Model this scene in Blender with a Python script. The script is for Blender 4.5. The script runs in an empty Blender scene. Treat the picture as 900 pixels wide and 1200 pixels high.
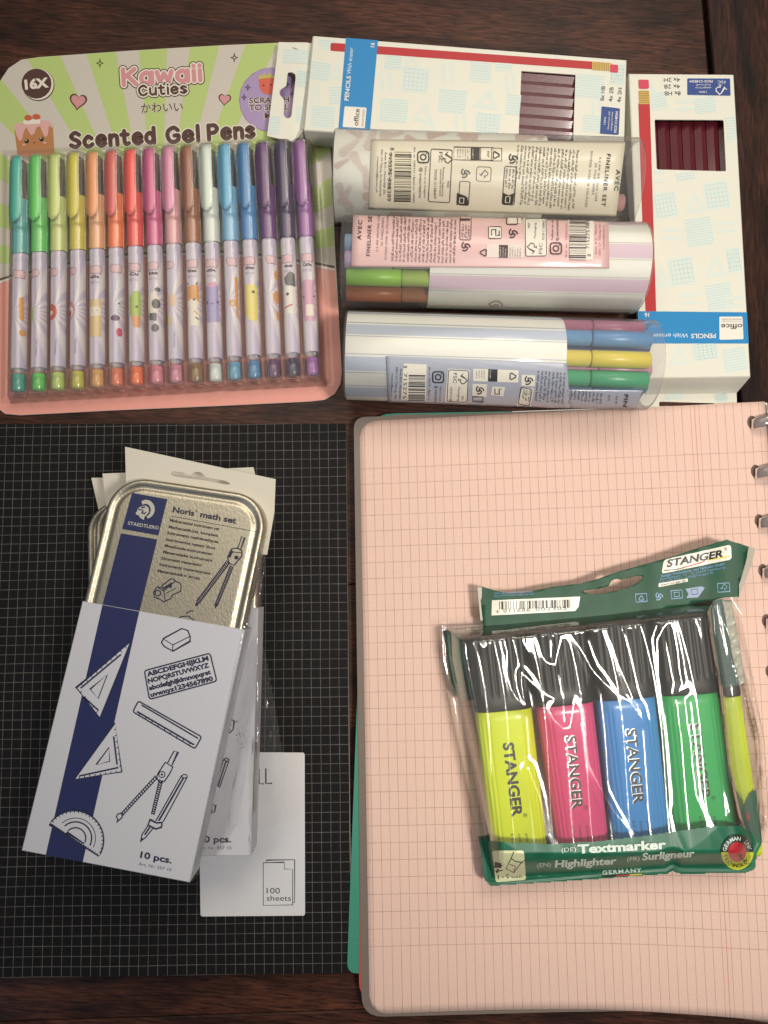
import bpy, bmesh, math, random
from mathutils import Vector, Matrix
from mathutils.geometry import tessellate_polygon
R = math.radians
scene = bpy.context.scene
COL = scene.collection
MM = 0.001

# ------------------------------------------------------------------ camera
F = 833.3                       # focal length in photo pixels (25 mm on a 36 mm long side)
TILT = R(6.0); DIST = 400.0     # millimetres
CAMP = Vector((0, -DIST*math.sin(TILT), DIST*math.cos(TILT)))
cd = bpy.data.cameras.new('camera'); cam = bpy.data.objects.new('camera', cd); COL.objects.link(cam)
cd.sensor_fit = 'VERTICAL'; cd.sensor_height = 36; cd.sensor_width = 27; cd.lens = 25.0
cd.clip_start = 0.01; cd.clip_end = 50
cam.location = CAMP*MM; cam.rotation_euler = (TILT, 0, 0)
scene.camera = cam
CR = Matrix.Rotation(TILT, 3, 'X')

# ------------------------------------------------------------------ light
w = bpy.data.worlds.new('World'); scene.world = w; w.use_nodes = True
bg = w.node_tree.nodes['Background']
bg.inputs[0].default_value = (0.88, 0.92, 1.0, 1); bg.inputs[1].default_value = 0.075
def lamp(name, kind, loc, energy, color, aim, **kw):
    l = bpy.data.lights.new(name, kind); l.energy = energy; l.color = color
    for k, v in kw.items(): setattr(l, k, v)
    o = bpy.data.objects.new(name, l); COL.objects.link(o); o.location = Vector(loc)*MM
    o.rotation_euler = (Vector(aim)-Vector(loc)).to_track_quat('-Z', 'Y').to_euler()
    return o
lamp('ceiling_lamp', 'SPOT', (290, -140, 760), 18, (1.0, 0.93, 0.845), (175, 60, 0),
     spot_size=R(78), spot_blend=1.0, shadow_soft_size=0.055)
lamp('room_fill', 'AREA', (-170, 520, 1050), 4.2, (1.0, 0.90, 0.76), (0, 60, 0), shape='DISK', size=0.8)  # added fill, acts as ceiling bounce on the tin and tube tops
lamp('glare_lamp', 'AREA', (330, 900, 1150), 5.0, (1.0, 0.90, 0.76), (60, 100, 0), shape='DISK', size=0.42)  # added to put glare on the pencils in the upper carton
lamp('window_light', 'AREA', (-900, -500, 700), 1.3, (0.62, 0.76, 1.0), (-120, -120, 0), shape='SQUARE', size=0.6)
vs = scene.view_settings
vs.view_transform = 'Standard'; vs.look = 'None'; vs.exposure = 0; vs.gamma = 1; vs.use_curve_mapping = False
scene.render.engine = 'CYCLES'
scene.cycles.transparent_max_bounces = 24
scene.cycles.max_bounces = 8

# ------------------------------------------------------------------ geometry helpers (millimetres)
def ray(px, py):
    return CR @ Vector(((px-450)/F, -(py-600)/F, -1))
def W(px, py, z=0.0):
    d = ray(px, py); t = (z-CAMP.z)/d.z
    return CAMP + d*t
def lerp(a, b, t): return a+(b-a)*t

def srgb(h):
    h = h.lstrip('#'); c = [int(h[i:i+2], 16)/255 for i in (0, 2, 4)]
    return tuple((x/12.92 if x <= .04045 else ((x+.055)/1.055)**2.4) for x in c)+(1,)
MATS = {}
def mat(name, color, rough=0.5, metal=0.0, spec=0.5, noise=0.0, nscale=400, bump=0.0, bscale=900, coat=0.0, sss=0.0, emit=None):
    if name in MATS: return MATS[name]
    m = bpy.data.materials.new(name); m.use_nodes = True; MATS[name] = m
    nt = m.node_tree; b = nt.nodes['Principled BSDF']
    c = srgb(color) if isinstance(color, str) else tuple(color)+(1,)
    b.inputs['Base Color'].default_value = c
    b.inputs['Roughness'].default_value = rough; b.inputs['Metallic'].default_value = metal
    b.inputs['Specular IOR Level'].default_value = spec
    b.inputs['Coat Weight'].default_value = coat; b.inputs['Coat Roughness'].default_value = 0.08
    if noise or bump:
        tc = nt.nodes.new('ShaderNodeTexCoord')
    if noise:
        n = nt.nodes.new('ShaderNodeTexNoise'); n.inputs['Scale'].default_value = nscale; n.inputs['Detail'].default_value = 4
        nt.links.new(tc.outputs['Object'], n.inputs['Vector'])
        r = nt.nodes.new('ShaderNodeMapRange'); r.inputs[1].default_value = .3; r.inputs[2].default_value = .7
        r.inputs[3].default_value = 1-noise; r.inputs[4].default_value = 1+noise*.5
        nt.links.new(n.outputs[0], r.inputs[0])
        mx = nt.nodes.new('ShaderNodeVectorMath'); mx.operation = 'SCALE'; mx.inputs[0].default_value = c[:3]
        nt.links.new(r.outputs[0], mx.inputs['Scale']); nt.links.new(mx.outputs[0], b.inputs['Base Color'])
    if bump:
        n2 = nt.nodes.new('ShaderNodeTexNoise'); n2.inputs['Scale'].default_value = bscale; n2.inputs['Detail'].default_value = 3
        nt.links.new(tc.outputs['Object'], n2.inputs['Vector'])
        bp = nt.nodes.new('ShaderNodeBump'); bp.inputs['Strength'].default_value = bump; bp.inputs['Distance'].default_value = 0.0005
        nt.links.new(n2.outputs[0], bp.inputs['Height']); nt.links.new(bp.outputs[0], b.inputs['Normal'])
    return m

def clear(name, tint=(1, 1, 1), rough=0.06, milky=0.0, milk=(0.8, 0.8, 0.8), ior=1.45, bump=0.0, bscale=120, boost=1.0):
    """thin clear plastic: a transparent sheet with a fresnel gloss and a little haze"""
    if name in MATS: return MATS[name]
    m = bpy.data.materials.new(name); m.use_nodes = True; MATS[name] = m
    nt = m.node_tree; nt.nodes.clear(); N = nt.nodes.new; L = nt.links.new
    out = N('ShaderNodeOutputMaterial'); tr = N('ShaderNodeBsdfTransparent'); gl = N('ShaderNodeBsdfGlossy')
    tr.inputs[0].default_value = tuple(tint)+(1,); gl.inputs['Roughness'].default_value = rough
    df = N('ShaderNodeBsdfDiffuse'); df.inputs[0].default_value = tuple(milk)+(1,)
    m1 = N('ShaderNodeMixShader'); m1.inputs[0].default_value = milky
    L(tr.outputs[0], m1.inputs[1]); L(df.outputs[0], m1.inputs[2])
    fr = N('ShaderNodeFresnel'); fr.inputs[0].default_value = ior
    mb = N('ShaderNodeMath'); mb.operation = 'MULTIPLY'; mb.inputs[1].default_value = boost; mb.use_clamp = True
    L(fr.outputs[0], mb.inputs[0])
    m2 = N('ShaderNodeMixShader'); L(mb.outputs[0], m2.inputs[0]); L(m1.outputs[0], m2.inputs[1]); L(gl.outputs[0], m2.inputs[2])
    if bump:
        tc = N('ShaderNodeTexCoord'); n = N('ShaderNodeTexNoise'); n.inputs['Scale'].default_value = bscale; n.inputs['Detail'].default_value = 3
        L(tc.outputs['Object'], n.inputs['Vector']); bp = N('ShaderNodeBump'); bp.inputs['Strength'].default_value = bump
        bp.inputs['Distance'].default_value = 0.001
        L(n.outputs[0], bp.inputs['Height']); L(bp.outputs[0], gl.inputs['Normal']); L(bp.outputs[0], fr.inputs['Normal'])
    L(m2.outputs[0], out.inputs[0])
    return m

FR = {}
def thing(name, label, cat, loc, rot=0.0, group=None):
    o = bpy.data.objects.new(name, None); COL.objects.link(o)
    o.location = Vector(loc)*MM; o.rotation_euler = (0, 0, rot)
    o.empty_display_size = 0.01
    o['label'] = label; o['category'] = cat
    if group: o['group'] = group
    FR[o] = (Matrix.Translation(Vector(loc)) @ Matrix.Rotation(rot, 4, 'Z')).inverted()
    return o
def mesh(name, verts, faces, mats, parent=None, fm=None, smooth=False, kind=None, uvs=None):
    me = bpy.data.meshes.new(name)
    inv = FR[parent] if parent is not None else Matrix.Identity(4)
    me.from_pydata([(inv @ Vector(v))*MM for v in verts], [], faces)
    if not isinstance(mats, (list, tuple)): mats = [mats]
    for m in mats: me.materials.append(m)
    if fm: me.polygons.foreach_set('material_index', fm)
    if smooth: me.polygons.foreach_set('use_smooth', [True]*len(me.polygons))
    if uvs:
        l = me.uv_layers.new(name='UVMap')
        for lp in me.loops: l.data[lp.index].uv = uvs[lp.vertex_index]
    me.update()
    o = bpy.data.objects.new(name, me); COL.objects.link(o)
    if parent is not None:
        o.parent = parent; FR[o] = inv
    else: FR[o] = Matrix.Identity(4)
    if kind: o['kind'] = kind
    return o
def fix_normals(o):
    bm = bmesh.new(); bm.from_mesh(o.data); bmesh.ops.recalc_face_normals(bm, faces=bm.faces); bm.to_mesh(o.data); bm.free()
    return o
def tess(loops):
    """loops: list of 2-D loops (outer first, then holes) -> flat vert list, tris"""
    vs_ = [p for l in loops for p in l]
    t = tessellate_polygon([[Vector((p[0], p[1], 0)) for p in l] for l in loops])
    return vs_, [tuple(x) for x in t]
def slab(name, loops, z0, z1, mats, parent, conv=None, smooth=False, cham=0.0):
    """flat plate between z0 and z1; loops in pixels (outer, holes) seen at height z1"""
    conv = conv or (lambda p: W(p[0], p[1], z1))
    wl = [[conv(p) for p in l] for l in loops]
    flat = [[(v.x, v.y) for v in l] for l in wl]
    vs2, tr = tess(flat)
    n = len(vs2); V = [(x, y, z1) for x, y in vs2]+[(x, y, z0) for x, y in vs2]
    Fc = [t for t in tr]+[tuple(i+n for i in reversed(t)) for t in tr]
    k = 0
    for l in flat:
        m = len(l)
        for i in range(m):
            j = (i+1) % m; Fc.append((k+i, k+j, k+j+n, k+i+n))
        k += m
    o = mesh(name, V, Fc, mats, parent)
    return fix_normals(o)
def arc(cx, cy, r, a0, a1, n=8, ry=None):
    ry = ry or r
    return [(cx+r*math.cos(R(a0+(a1-a0)*i/n)), cy-ry*math.sin(R(a0+(a1-a0)*i/n))) for i in range(n+1)]
def roundpoly(pts, rads, n=6):
    """round the corners of a 2-D polygon"""
    out = []; m = len(pts)
    if not isinstance(rads, (list, tuple)): rads = [rads]*m
    for i in range(m):
        p = Vector(pts[i][:2]); a = Vector(pts[i-1][:2]); b = Vector(pts[(i+1) % m][:2]); r = rads[i]
        if r <= 0: out.append((p.x, p.y)); continue
        u = (a-p).normalized(); v = (b-p).normalized()
        s = p+u*r; e = p+v*r
        for k in range(n+1):
            t = k/n; q = s*(1-t)**2+p*2*t*(1-t)*.55+p*2*t*(1-t)*.45+e*t*t
            out.append((q.x, q.y))
    return out
def box_quad(name, top, z0, z1, mats, parent, cham=0.5, hole=None, bottom=None, floor=None):
    """carton: top quad in pixels at z1, straight walls to z0, chamfered rim; optional window hole"""
    T = [W(p[0], p[1], z1) for p in top]; c = sum(T, Vector())/4
    ins = []
    for i in range(4):
        a = (T[i-1]-T[i]).normalized(); b = (T[(i+1) % 4]-T[i]).normalized(); ins.append(T[i]+(a+b)*cham)
    V = [(v.x, v.y, z1) for v in ins]+[(v.x, v.y, z1-cham) for v in T]
    B = [W(p[0], p[1], z0) for p in bottom] if bottom else T
    V += [(v.x, v.y, z0) for v in B]
    Fc = []
    if hole:
        H = [W(p[0], p[1], z1) for p in hole]
        vs2, tr = tess([[(v.x, v.y) for v in ins], [(v.x, v.y) for v in H]])
        k = len(V); V += [(x, y, z1) for x, y in vs2]; Fc += [tuple(k+i for i in t) for t in tr]
        k2 = len(V); m = len(H)
        V += [(v.x, v.y, z1) for v in H]+[(v.x, v.y, z1-0.6) for v in H]
        Fc += [(k2+i, k2+(i+1) % m, k2+m+(i+1) % m, k2+m+i) for i in range(m)]
    else: Fc.append((0, 1, 2, 3))
    for i in range(4):
        j = (i+1) % 4
        Fc.append((i, j, 4+j, 4+i)); Fc.append((4+i, 4+j, 8+j, 8+i))
    Fc.append((11, 10, 9, 8))
    return mesh(name, V, Fc, mats, parent)
def sweep(pts, rad, n=8, cap=True):
    V = []; Fc = []; P = [Vector(p) for p in pts]
    for i, p in enumerate(P):
        d = (P[min(i+1, len(P)-1)]-P[max(i-1, 0)]).normalized()
        a = d.cross(Vector((0, 0, 1)));
        if a.length < 1e-4: a = Vector((1, 0, 0))
        a.normalize(); b = d.cross(a).normalized()
        r = rad[i] if isinstance(rad, (list, tuple)) else rad
        ra, rb = r if isinstance(r, tuple) else (r, r)
        for k in range(n):
            t = 2*math.pi*k/n; V.append(tuple(p+a*math.cos(t)*ra+b*math.sin(t)*rb))
    for i in range(len(P)-1):
        for k in range(n):
            Fc.append((i*n+k, i*n+(k+1) % n, (i+1)*n+(k+1) % n, (i+1)*n+k))
    if cap: Fc.append(tuple(range(n-1, -1, -1))); Fc.append(tuple((len(P)-1)*n+k for k in range(n)))
    return V, Fc

# ------------------------------------------------------------------ printed marks
_TX = {}
def glyphs(s, off=0.0, res=3, shear=0.0, space=1.0):
    key = (s, off, res, shear, space)
    if key in _TX: return _TX[key]
    cu = bpy.data.curves.new('txt', 'FONT'); cu.body = s; cu.size = 1; cu.resolution_u = res; cu.offset = off
    cu.shear = shear; cu.space_character = space; cu.fill_mode = 'FRONT'
    o = bpy.data.objects.new('txt', cu); COL.objects.link(o)
    bpy.context.view_layer.update()
    ev = o.evaluated_get(bpy.context.evaluated_depsgraph_get()); me = ev.to_mesh()
    v = [(p.co.x, p.co.y) for p in me.vertices]; f = [tuple(p.vertices) for p in me.polygons]
    ev.to_mesh_clear(); bpy.data.objects.remove(o); bpy.data.curves.remove(cu)
    x1 = max([p[0] for p in v] or [1]); x0 = min([p[0] for p in v] or [0])
    _TX[key] = (v, f, x0, x1); return _TX[key]

class Ink:
    """collects flat shapes (x right, y down) in layers; build() lays them on a surface"""
    def __init__(s): s.v = []; s.f = []; s.m = []; s.mats = []
    def mi(s, m):
        if m not in s.mats: s.mats.append(m)
        return s.mats.index(m)
    def add(s, vs_, fs, m, layer=1):
        k = len(s.v); i = s.mi(m)
        s.v += [(p[0], p[1], layer) for p in vs_]
        for f in fs: s.f.append(tuple(k+q for q in f)); s.m.append(i)
    def poly(s, pts, m, layer=1, holes=()):
        v, t = tess([pts]+list(holes)); s.add(v, t, m, layer)
    def rect(s, cx, cy, w_, h, m, layer=1, ang=0, rad=0):
        c, n = math.cos(R(ang)), math.sin(R(ang)); w2, h2 = w_/2, h/2
        p = [(-w2, -h2), (w2, -h2), (w2, h2), (-w2, h2)]
        if rad: p = roundpoly(p, rad, 4)
        s.poly([(cx+a*c+b*n, cy-a*n+b*c) for a, b in p], m, layer)
    def disc(s, cx, cy, r, m, layer=1, ry=None, ang=0, n=20):
        ry = ry or r; c, q = math.cos(R(ang)), math.sin(R(ang)); P = []
        for i in range(n):
            a, b = r*math.cos(2*math.pi*i/n), ry*math.sin(2*math.pi*i/n)
            P.append((cx+a*c+b*q, cy-a*q+b*c))
        s.add(P, [tuple(range(n))], m, layer)
    def line(s, pts, w_, m, layer=1, closed=False):
        w_ = w_*getattr(s, 'lw', 1.0); P = [Vector(p[:2]) for p in pts]; n = len(P); L_ = []; Rr = []
        for i in range(n):
            a = P[i-1] if (i or closed) else P[i]; b = P[(i+1) % n] if (i < n-1 or closed) else P[i]
            d = (b-a)
            if d.length < 1e-9: d = Vector((1, 0))
            d.normalize(); nn = Vector((-d.y, d.x))
            k = 1.0
            if (i or closed) and (i < n-1 or closed):
                d1 = (P[i]-a); d1 = d1.normalized() if d1.length > 1e-9 else d
                k = 1/max(.5, abs(nn.dot(Vector((-d1.y, d1.x)))))
            L_.append(P[i]+nn*w_/2*k); Rr.append(P[i]-nn*w_/2*k)
        m_ = n if closed else n-1
        s.add([(v.x, v.y) for v in L_+Rr], [(i, (i+1) % n, n+(i+1) % n, n+i) for i in range(m_)], m, layer)
    def text(s, t, x, y, cap, ang, m, layer=1, anchor='l', bold=0.0, width=None, shear=0.0, res=3, space=1.0, arcdy=0):
        v, f, x0, x1 = glyphs(t, bold, res, shear, space); k = cap/0.7; kx = k
        if width: kx = width/(x1-x0)
        c, q = math.cos(R(ang)), math.sin(R(ang)); ox = {'l': x0, 'c': (x0+x1)/2, 'r': x1}[anchor]
        if not v: return
        P = []
        for a, b in v:
            a = (a-ox)*kx; b = b*k
            P.append((x+a*c-b*q, y-a*q-b*c))
        s.add(P, f, m, layer)
    def micro(s, x, y, ln, rows, pitch, ang, m, layer=1, h=None, seed=1, ragged=.3, fill=.5):
        """rows of print too small to read"""
        rnd = random.Random(seed); h = h or pitch*.55
        c, q = math.cos(R(ang)), math.sin(R(ang))
        V = []; Fc = []
        def T(a, b): return (x+a*c-b*q, y-a*q-b*c)
        for r_ in range(rows):
            a = 0; b0 = -r_*pitch; end = ln*(1-ragged*rnd.random() if r_ % 3 == 2 else 1-.06*rnd.random())
            while a < end:
                for _ in range(rnd.randint(2, 8)):
                    cw = h*rnd.uniform(.4, .62)
                    if a+cw > end: break
                    hh = h*rnd.choice((.62, .62, .7, 1.0)); k = len(V)
                    if rnd.random() < .5:
                        V += [T(a, b0), T(a+cw*fill*.6, b0), T(a+cw*fill*.6, b0+hh), T(a, b0+hh)]; Fc.append((k, k+1, k+2, k+3)); k += 4
                        V += [T(a+cw*.2, b0+hh*.7), T(a+cw*.8, b0+hh*.7), T(a+cw*.8, b0+hh*.95), T(a+cw*.2, b0+hh*.95)]; Fc.append((k, k+1, k+2, k+3))
                    else:
                        V += [T(a, b0), T(a+cw*.75, b0), T(a+cw*.75, b0+hh*.28), T(a, b0+hh*.28)]; Fc.append((k, k+1, k+2, k+3)); k += 4
                        V += [T(a+cw*.2, b0), T(a+cw*.55, b0), T(a+cw*.55, b0+hh), T(a+cw*.2, b0+hh)]; Fc.append((k, k+1, k+2, k+3))
                    a += cw
                a += h*.45
                if rnd.random() < .01: break
        if V: s.add(V, Fc, m, layer)
    def barcode(s, cx, cy, w_, h, ang, m, layer=2, seed=3, n=42):
        rnd = random.Random(seed); ws = [rnd.choice((1, 1, 2, 1, 3)) for _ in range(n)]; tot = sum(ws); a = -w_/2
        c, q = math.cos(R(ang)), math.sin(R(ang))
        for i, b in enumerate(ws):
            bw = b/tot*w_
            if i % 2 == 0:
                P = [(a, -h/2), (a+bw, -h/2), (a+bw, h/2), (a, h/2)]
                s.poly([(cx+u*c+v*q, cy-u*q+v*c) for u, v in P], m, layer)
            a += bw
    def outline(s, cx, cy, w_, h, lw, m, layer=1, ang=0, rad=0):
        c, n = math.cos(R(ang)), math.sin(R(ang)); w2, h2 = w_/2, h/2
        p = [(-w2, -h2), (w2, -h2), (w2, h2), (-w2, h2)]
        if rad: p = roundpoly(p, rad, 4)
        s.line([(cx+a*c+b*n, cy-a*n+b*c) for a, b in p], lw, m, layer, True)
    def build(s, name, parent, surf, cut=None, kind=None, label=None):
        v, f, mi = s.v, s.f, s.m
        if cut:
            axis, step = cut
            bm = bmesh.new(); bv = [bm.verts.new((p[0], p[1], p[2])) for p in v]
            for q, i in zip(f, mi):
                try: fc = bm.faces.new([bv[k] for k in q]); fc.material_index = i
                except ValueError: pass
            lo = min(p[axis] for p in v); hi = max(p[axis] for p in v); x = math.floor(lo/step)*step+step
            no = (1, 0, 0) if axis == 0 else (0, 1, 0)
            while x < hi:
                bmesh.ops.bisect_plane(bm, geom=bm.verts[:]+bm.edges[:]+bm.faces[:], plane_co=(x, x, 0), plane_no=no)
                x += step
            bm.verts.index_update()
            v = [tuple(q.co) for q in bm.verts]; f = [tuple(q.index for q in fc.verts) for fc in bm.faces]
            mi = [fc.material_index for fc in bm.faces]; bm.free()
        o = mesh(name, [surf(*p) for p in v], f, s.mats, parent, mi)
        if kind: o['kind'] = kind
        if label: o['label'] = label
        return o
LAY = 0.05
def on_plane(z): return lambda px, py, l: W(px, py, z+LAY*l)
def in_poly(px, py, poly):
    ins = False; n = len(poly); j = n-1
    for i in range(n):
        xi, yi = poly[i][:2]; xj, yj = poly[j][:2]
        if (yi > py) != (yj > py) and px < (xj-xi)*(py-yi)/(yj-yi)+xi: ins = not ins
        j = i
    return ins
def bil(q, s, t):
    """bilinear point in quad q = TL, TR, BR, BL"""
    a = Vector(q[0][:2]).lerp(Vector(q[1][:2]), s); b = Vector(q[3][:2]).lerp(Vector(q[2][:2]), s); return a.lerp(b, t)
# ------------------------------------------------------------------ wooden table
def wood(name, along_x=True, seed=0.0, dark=1.0):
    m = bpy.data.materials.new(name); m.use_nodes = True; nt = m.node_tree; N = nt.nodes.new; L = nt.links.new
    b = nt.nodes['Principled BSDF']; tc = N('ShaderNodeTexCoord'); mp = N('ShaderNodeMapping')
    mp.inputs['Location'].default_value = (seed, seed*1.7, 0)
    mp.inputs['Rotation'].default_value = (0, 0, R(4) if along_x else R(91))
    L(tc.outputs['Object'], mp.inputs['Vector'])
    def nz(sx, sy, detail, dist=0.0):
        q = N('ShaderNodeMapping'); q.inputs['Scale'].default_value = (sx, sy, 1); L(mp.outputs[0], q.inputs[0])
        n = N('ShaderNodeTexNoise'); n.inputs['Scale'].default_value = 1; n.inputs['Detail'].default_value = detail
        n.inputs['Distortion'].default_value = dist; L(q.outputs[0], n.inputs['Vector']); return n
    big = nz(9, 45, 4, 1.2); fine = nz(70, 900, 5, .4); pore = nz(110, 1500, 2)
    cr = N('ShaderNodeValToRGB'); L(big.outputs[0], cr.inputs[0])
    e = cr.color_ramp.elements; e[0].position = .3; e[0].color = (.016*dark, .0075*dark, .0065*dark, 1); e[1].position = .72; e[1].color = (.096*dark, .036*dark, .022*dark, 1)
    c2 = N('ShaderNodeValToRGB'); L(fine.outputs[0], c2.inputs[0]); e = c2.color_ramp.elements
    e[0].position = .35; e[0].color = (.42, .40, .40, 1); e[1].position = .68; e[1].color = (1.5, 1.42, 1.35, 1)
    mx = N('ShaderNodeMix'); mx.data_type = 'RGBA'; mx.blend_type = 'MULTIPLY'; mx.inputs[0].default_value = 1
    L(cr.outputs[0], mx.inputs[6]); L(c2.outputs[0], mx.inputs[7])
    c3 = N('ShaderNodeValToRGB'); L(pore.outputs[0], c3.inputs[0]); e = c3.color_ramp.elements
    e[0].position = .34; e[0].color = (.3, .3, .3, 1); e[1].position = .42; e[1].color = (1, 1, 1, 1)
    m2 = N('ShaderNodeMix'); m2.data_type = 'RGBA'; m2.blend_type = 'MULTIPLY'; m2.inputs[0].default_value = 1
    L(mx.outputs[2], m2.inputs[6]); L(c3.outputs[0], m2.inputs[7]); L(m2.outputs[2], b.inputs['Base Color'])
    mr = N('ShaderNodeMapRange'); mr.inputs[3].default_value = .5; mr.inputs[4].default_value = .38
    L(fine.outputs[0], mr.inputs[0]); L(mr.outputs[0], b.inputs['Roughness'])
    bp = N('ShaderNodeBump'); bp.inputs['Strength'].default_value = .5; bp.inputs['Distance'].default_value = .0004
    L(m2.outputs[2], bp.inputs['Height']); L(bp.outputs[0], b.inputs['Normal'])
    b.inputs['Specular IOR Level'].default_value = .25
    return m
table = bpy.data.objects.new('table', None); COL.objects.link(table); table['kind'] = 'structure'; FR[table] = Matrix.Identity(4)
def plank(x0, y0, x1, y1, m, rot=0.0):
    c = .7; T = [(x0+c, y0+c), (x1-c, y0+c), (x1-c, y1-c), (x0+c, y1-c)]; S = [(x0, y0), (x1, y0), (x1, y1), (x0, y1)]
    r = Matrix.Rotation(rot, 3, 'Z')
    V = [(*(r @ Vector((x, y, 0)))[:2], 0) for x, y in T]+[(*(r @ Vector((x, y, 0)))[:2], -c) for x, y in S]+[(*(r @ Vector((x, y, 0)))[:2], -28) for x, y in S]
    Fc = [(0, 1, 2, 3)]+[(i+4, (i+1) % 4+4, (i+1) % 4, i) for i in range(4)]+[(i+8, (i+1) % 4+8, (i+1) % 4+4, i+4) for i in range(4)]+[(11, 10, 9, 8)]
    return mesh('plank', V, Fc, m, table)
ws = W(821, 0, 0); we = W(838, 90, 0)     # the joint between the field boards and the end board
tr_ = math.atan2(we.x-ws.x, ws.y-we.y)*0.25
jx = (Matrix.Rotation(-tr_, 3, 'Z') @ W(830, 45, 0)).x
yj = [-560, -262, -40, 170, 420, 700]
for i in range(5):
    plank(-700, yj[i]+.15, jx-1.6, yj[i+1]-.15, wood('dark_wood_%d' % i, True, 3.1*i+.7), tr_)
plank(jx+1.6, -560, jx+150, 700, wood('dark_wood_end', False, 9.4, .62), tr_)
mesh('joint_filler', [(-700, -560, -6), (jx+150, -560, -6), (jx+150, 700, -6), (-700, 700, -6)], [(0, 1, 2, 3)], mat('joint_dark', (.006, .004, .004), .9), table)

# ------------------------------------------------------------------ black grid notebook
def grid_mat(name, base, linec, px_, py_, w_, rough, margin=None, spec=.4, uv=False, wav=0.0, mcol=None, top=None, bottom=None, both=1.0):
    m = bpy.data.materials.new(name); m.use_nodes = True; nt = m.node_tree; N = nt.nodes.new; L = nt.links.new
    b = nt.nodes['Principled BSDF']; tc = N('ShaderNodeTexCoord'); sx = N('ShaderNodeSeparateXYZ')
    sc = N('ShaderNodeVectorMath'); sc.operation = 'SCALE'; sc.inputs['Scale'].default_value = 1 if uv else 1000
    L(tc.outputs['UV' if uv else 'Object'], sc.inputs[0]); src = sc
    if wav:
        n = N('ShaderNodeTexNoise'); n.inputs['Scale'].default_value = .012; n.inputs['Detail'].default_value = 1; L(sc.outputs[0], n.inputs['Vector'])
        s1 = N('ShaderNodeVectorMath'); s1.operation = 'SUBTRACT'; s1.inputs[1].default_value = (.5, .5, .5); L(n.outputs['Color'], s1.inputs[0])
        s2 = N('ShaderNodeVectorMath'); s2.operation = 'SCALE'; s2.inputs['Scale'].default_value = wav; L(s1.outputs[0], s2.inputs[0])
        s3 = N('ShaderNodeVectorMath'); s3.operation = 'ADD'; L(sc.outputs[0], s3.inputs[0]); L(s2.outputs[0], s3.inputs[1]); src = s3
    L(src.outputs[0], sx.inputs[0])
    def M_(op, a, bb=None, c=None):
        q = N('ShaderNodeMath'); q.operation = op
        for i, v in enumerate((a, bb, c)):
            if v is None: continue
            if isinstance(v, (int, float)): q.inputs[i].default_value = v
            else: L(v, q.inputs[i])
        return q.outputs[0]
    def ln(o, p, wd):
        f = M_('FRACT', M_('ADD', M_('DIVIDE', o, p), .5)); d = M_('MULTIPLY', M_('ABSOLUTE', M_('SUBTRACT', f, .5)), p)
        r = N('ShaderNodeMapRange'); r.inputs[1].default_value = wd*.3; r.inputs[2].default_value = wd*.75; r.inputs[3].default_value = 1; r.inputs[4].default_value = 0
        L(d, r.inputs[0]); return r.outputs[0]
    lx = ln(sx.outputs[0], px_, w_); ly = ln(sx.outputs[1], py_, w_)
    if top is not None: ly = M_('MULTIPLY', ly, M_('MULTIPLY', M_('GREATER_THAN', sx.outputs[1], bottom), M_('LESS_THAN', sx.outputs[1], top)))
    f = M_('MAXIMUM', lx, ly)
    n = N('ShaderNodeTexNoise'); n.inputs['Scale'].default_value = .09; n.inputs['Detail'].default_value = 5; L(sc.outputs[0], n.inputs['Vector'])
    r = N('ShaderNodeMapRange'); r.inputs[1].default_value = .3; r.inputs[2].default_value = .7; r.inputs[3].default_value = .55; r.inputs[4].default_value = 1; L(n.outputs[0], r.inputs[0])
    f = M_('MULTIPLY', f, r.outputs[0])
    mx = N('ShaderNodeMix'); mx.data_type = 'RGBA'; L(f, mx.inputs[0]); mx.inputs[6].default_value = srgb(base); mx.inputs[7].default_value = srgb(linec)
    g = N('ShaderNodeTexNoise'); g.inputs['Scale'].default_value = 1.6; g.inputs['Detail'].default_value = 3; L(sc.outputs[0], g.inputs['Vector'])
    gr = N('ShaderNodeMapRange'); gr.inputs[1].default_value = .25; gr.inputs[2].default_value = .75; gr.inputs[3].default_value = .9; gr.inputs[4].default_value = 1.08; L(g.outputs[0], gr.inputs[0])
    out = N('ShaderNodeVectorMath'); out.operation = 'SCALE'; L(mx.outputs[2], out.inputs[0]); L(gr.outputs[0], out.inputs['Scale']); last = out.outputs[0]
    if margin is not None:
        d = M_('ABSOLUTE', M_('SUBTRACT', sx.outputs[0], margin)); q = M_('MULTIPLY', M_('LESS_THAN', d, w_*.75), .75)
        m3 = N('ShaderNodeMix'); m3.data_type = 'RGBA'; L(q, m3.inputs[0]); L(last, m3.inputs[6]); m3.inputs[7].default_value = srgb(mcol); last = m3.outputs[2]
    L(last, b.inputs['Base Color']); b.inputs['Roughness'].default_value = rough; b.inputs['Specular IOR Level'].default_value = spec
    bp = N('ShaderNodeBump'); bp.inputs['Strength'].default_value = .25; bp.inputs['Distance'].default_value = .0003; L(g.outputs[0], bp.inputs['Height']); L(bp.outputs[0], b.inputs['Normal'])
    return m
ZN = 7.0
paper_edge = mat('page_edge', '#cfc6b8', .85, noise=.12, nscale=1500)
dq = [(-62, 497), (405.5, 496.5), (411.5, 1140), (-75, 1147)]
c0 = W(411.5, 1140, ZN)
dn = thing('black_notebook', 'large black notebook with fine white grid cover under the pencil tins', 'notebook', (c0.x, c0.y, 0), math.atan2(-(W(405.5, 496.5, ZN)-c0).x, (W(405.5, 496.5, ZN)-c0).y))
slab('page_block', [[(-60, 499), (404.5, 498.5), (412.2, 1138), (-70, 1143)]], .3, ZN-.5, paper_edge, dn, conv=lambda p: W(p[0], p[1], ZN))
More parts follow.
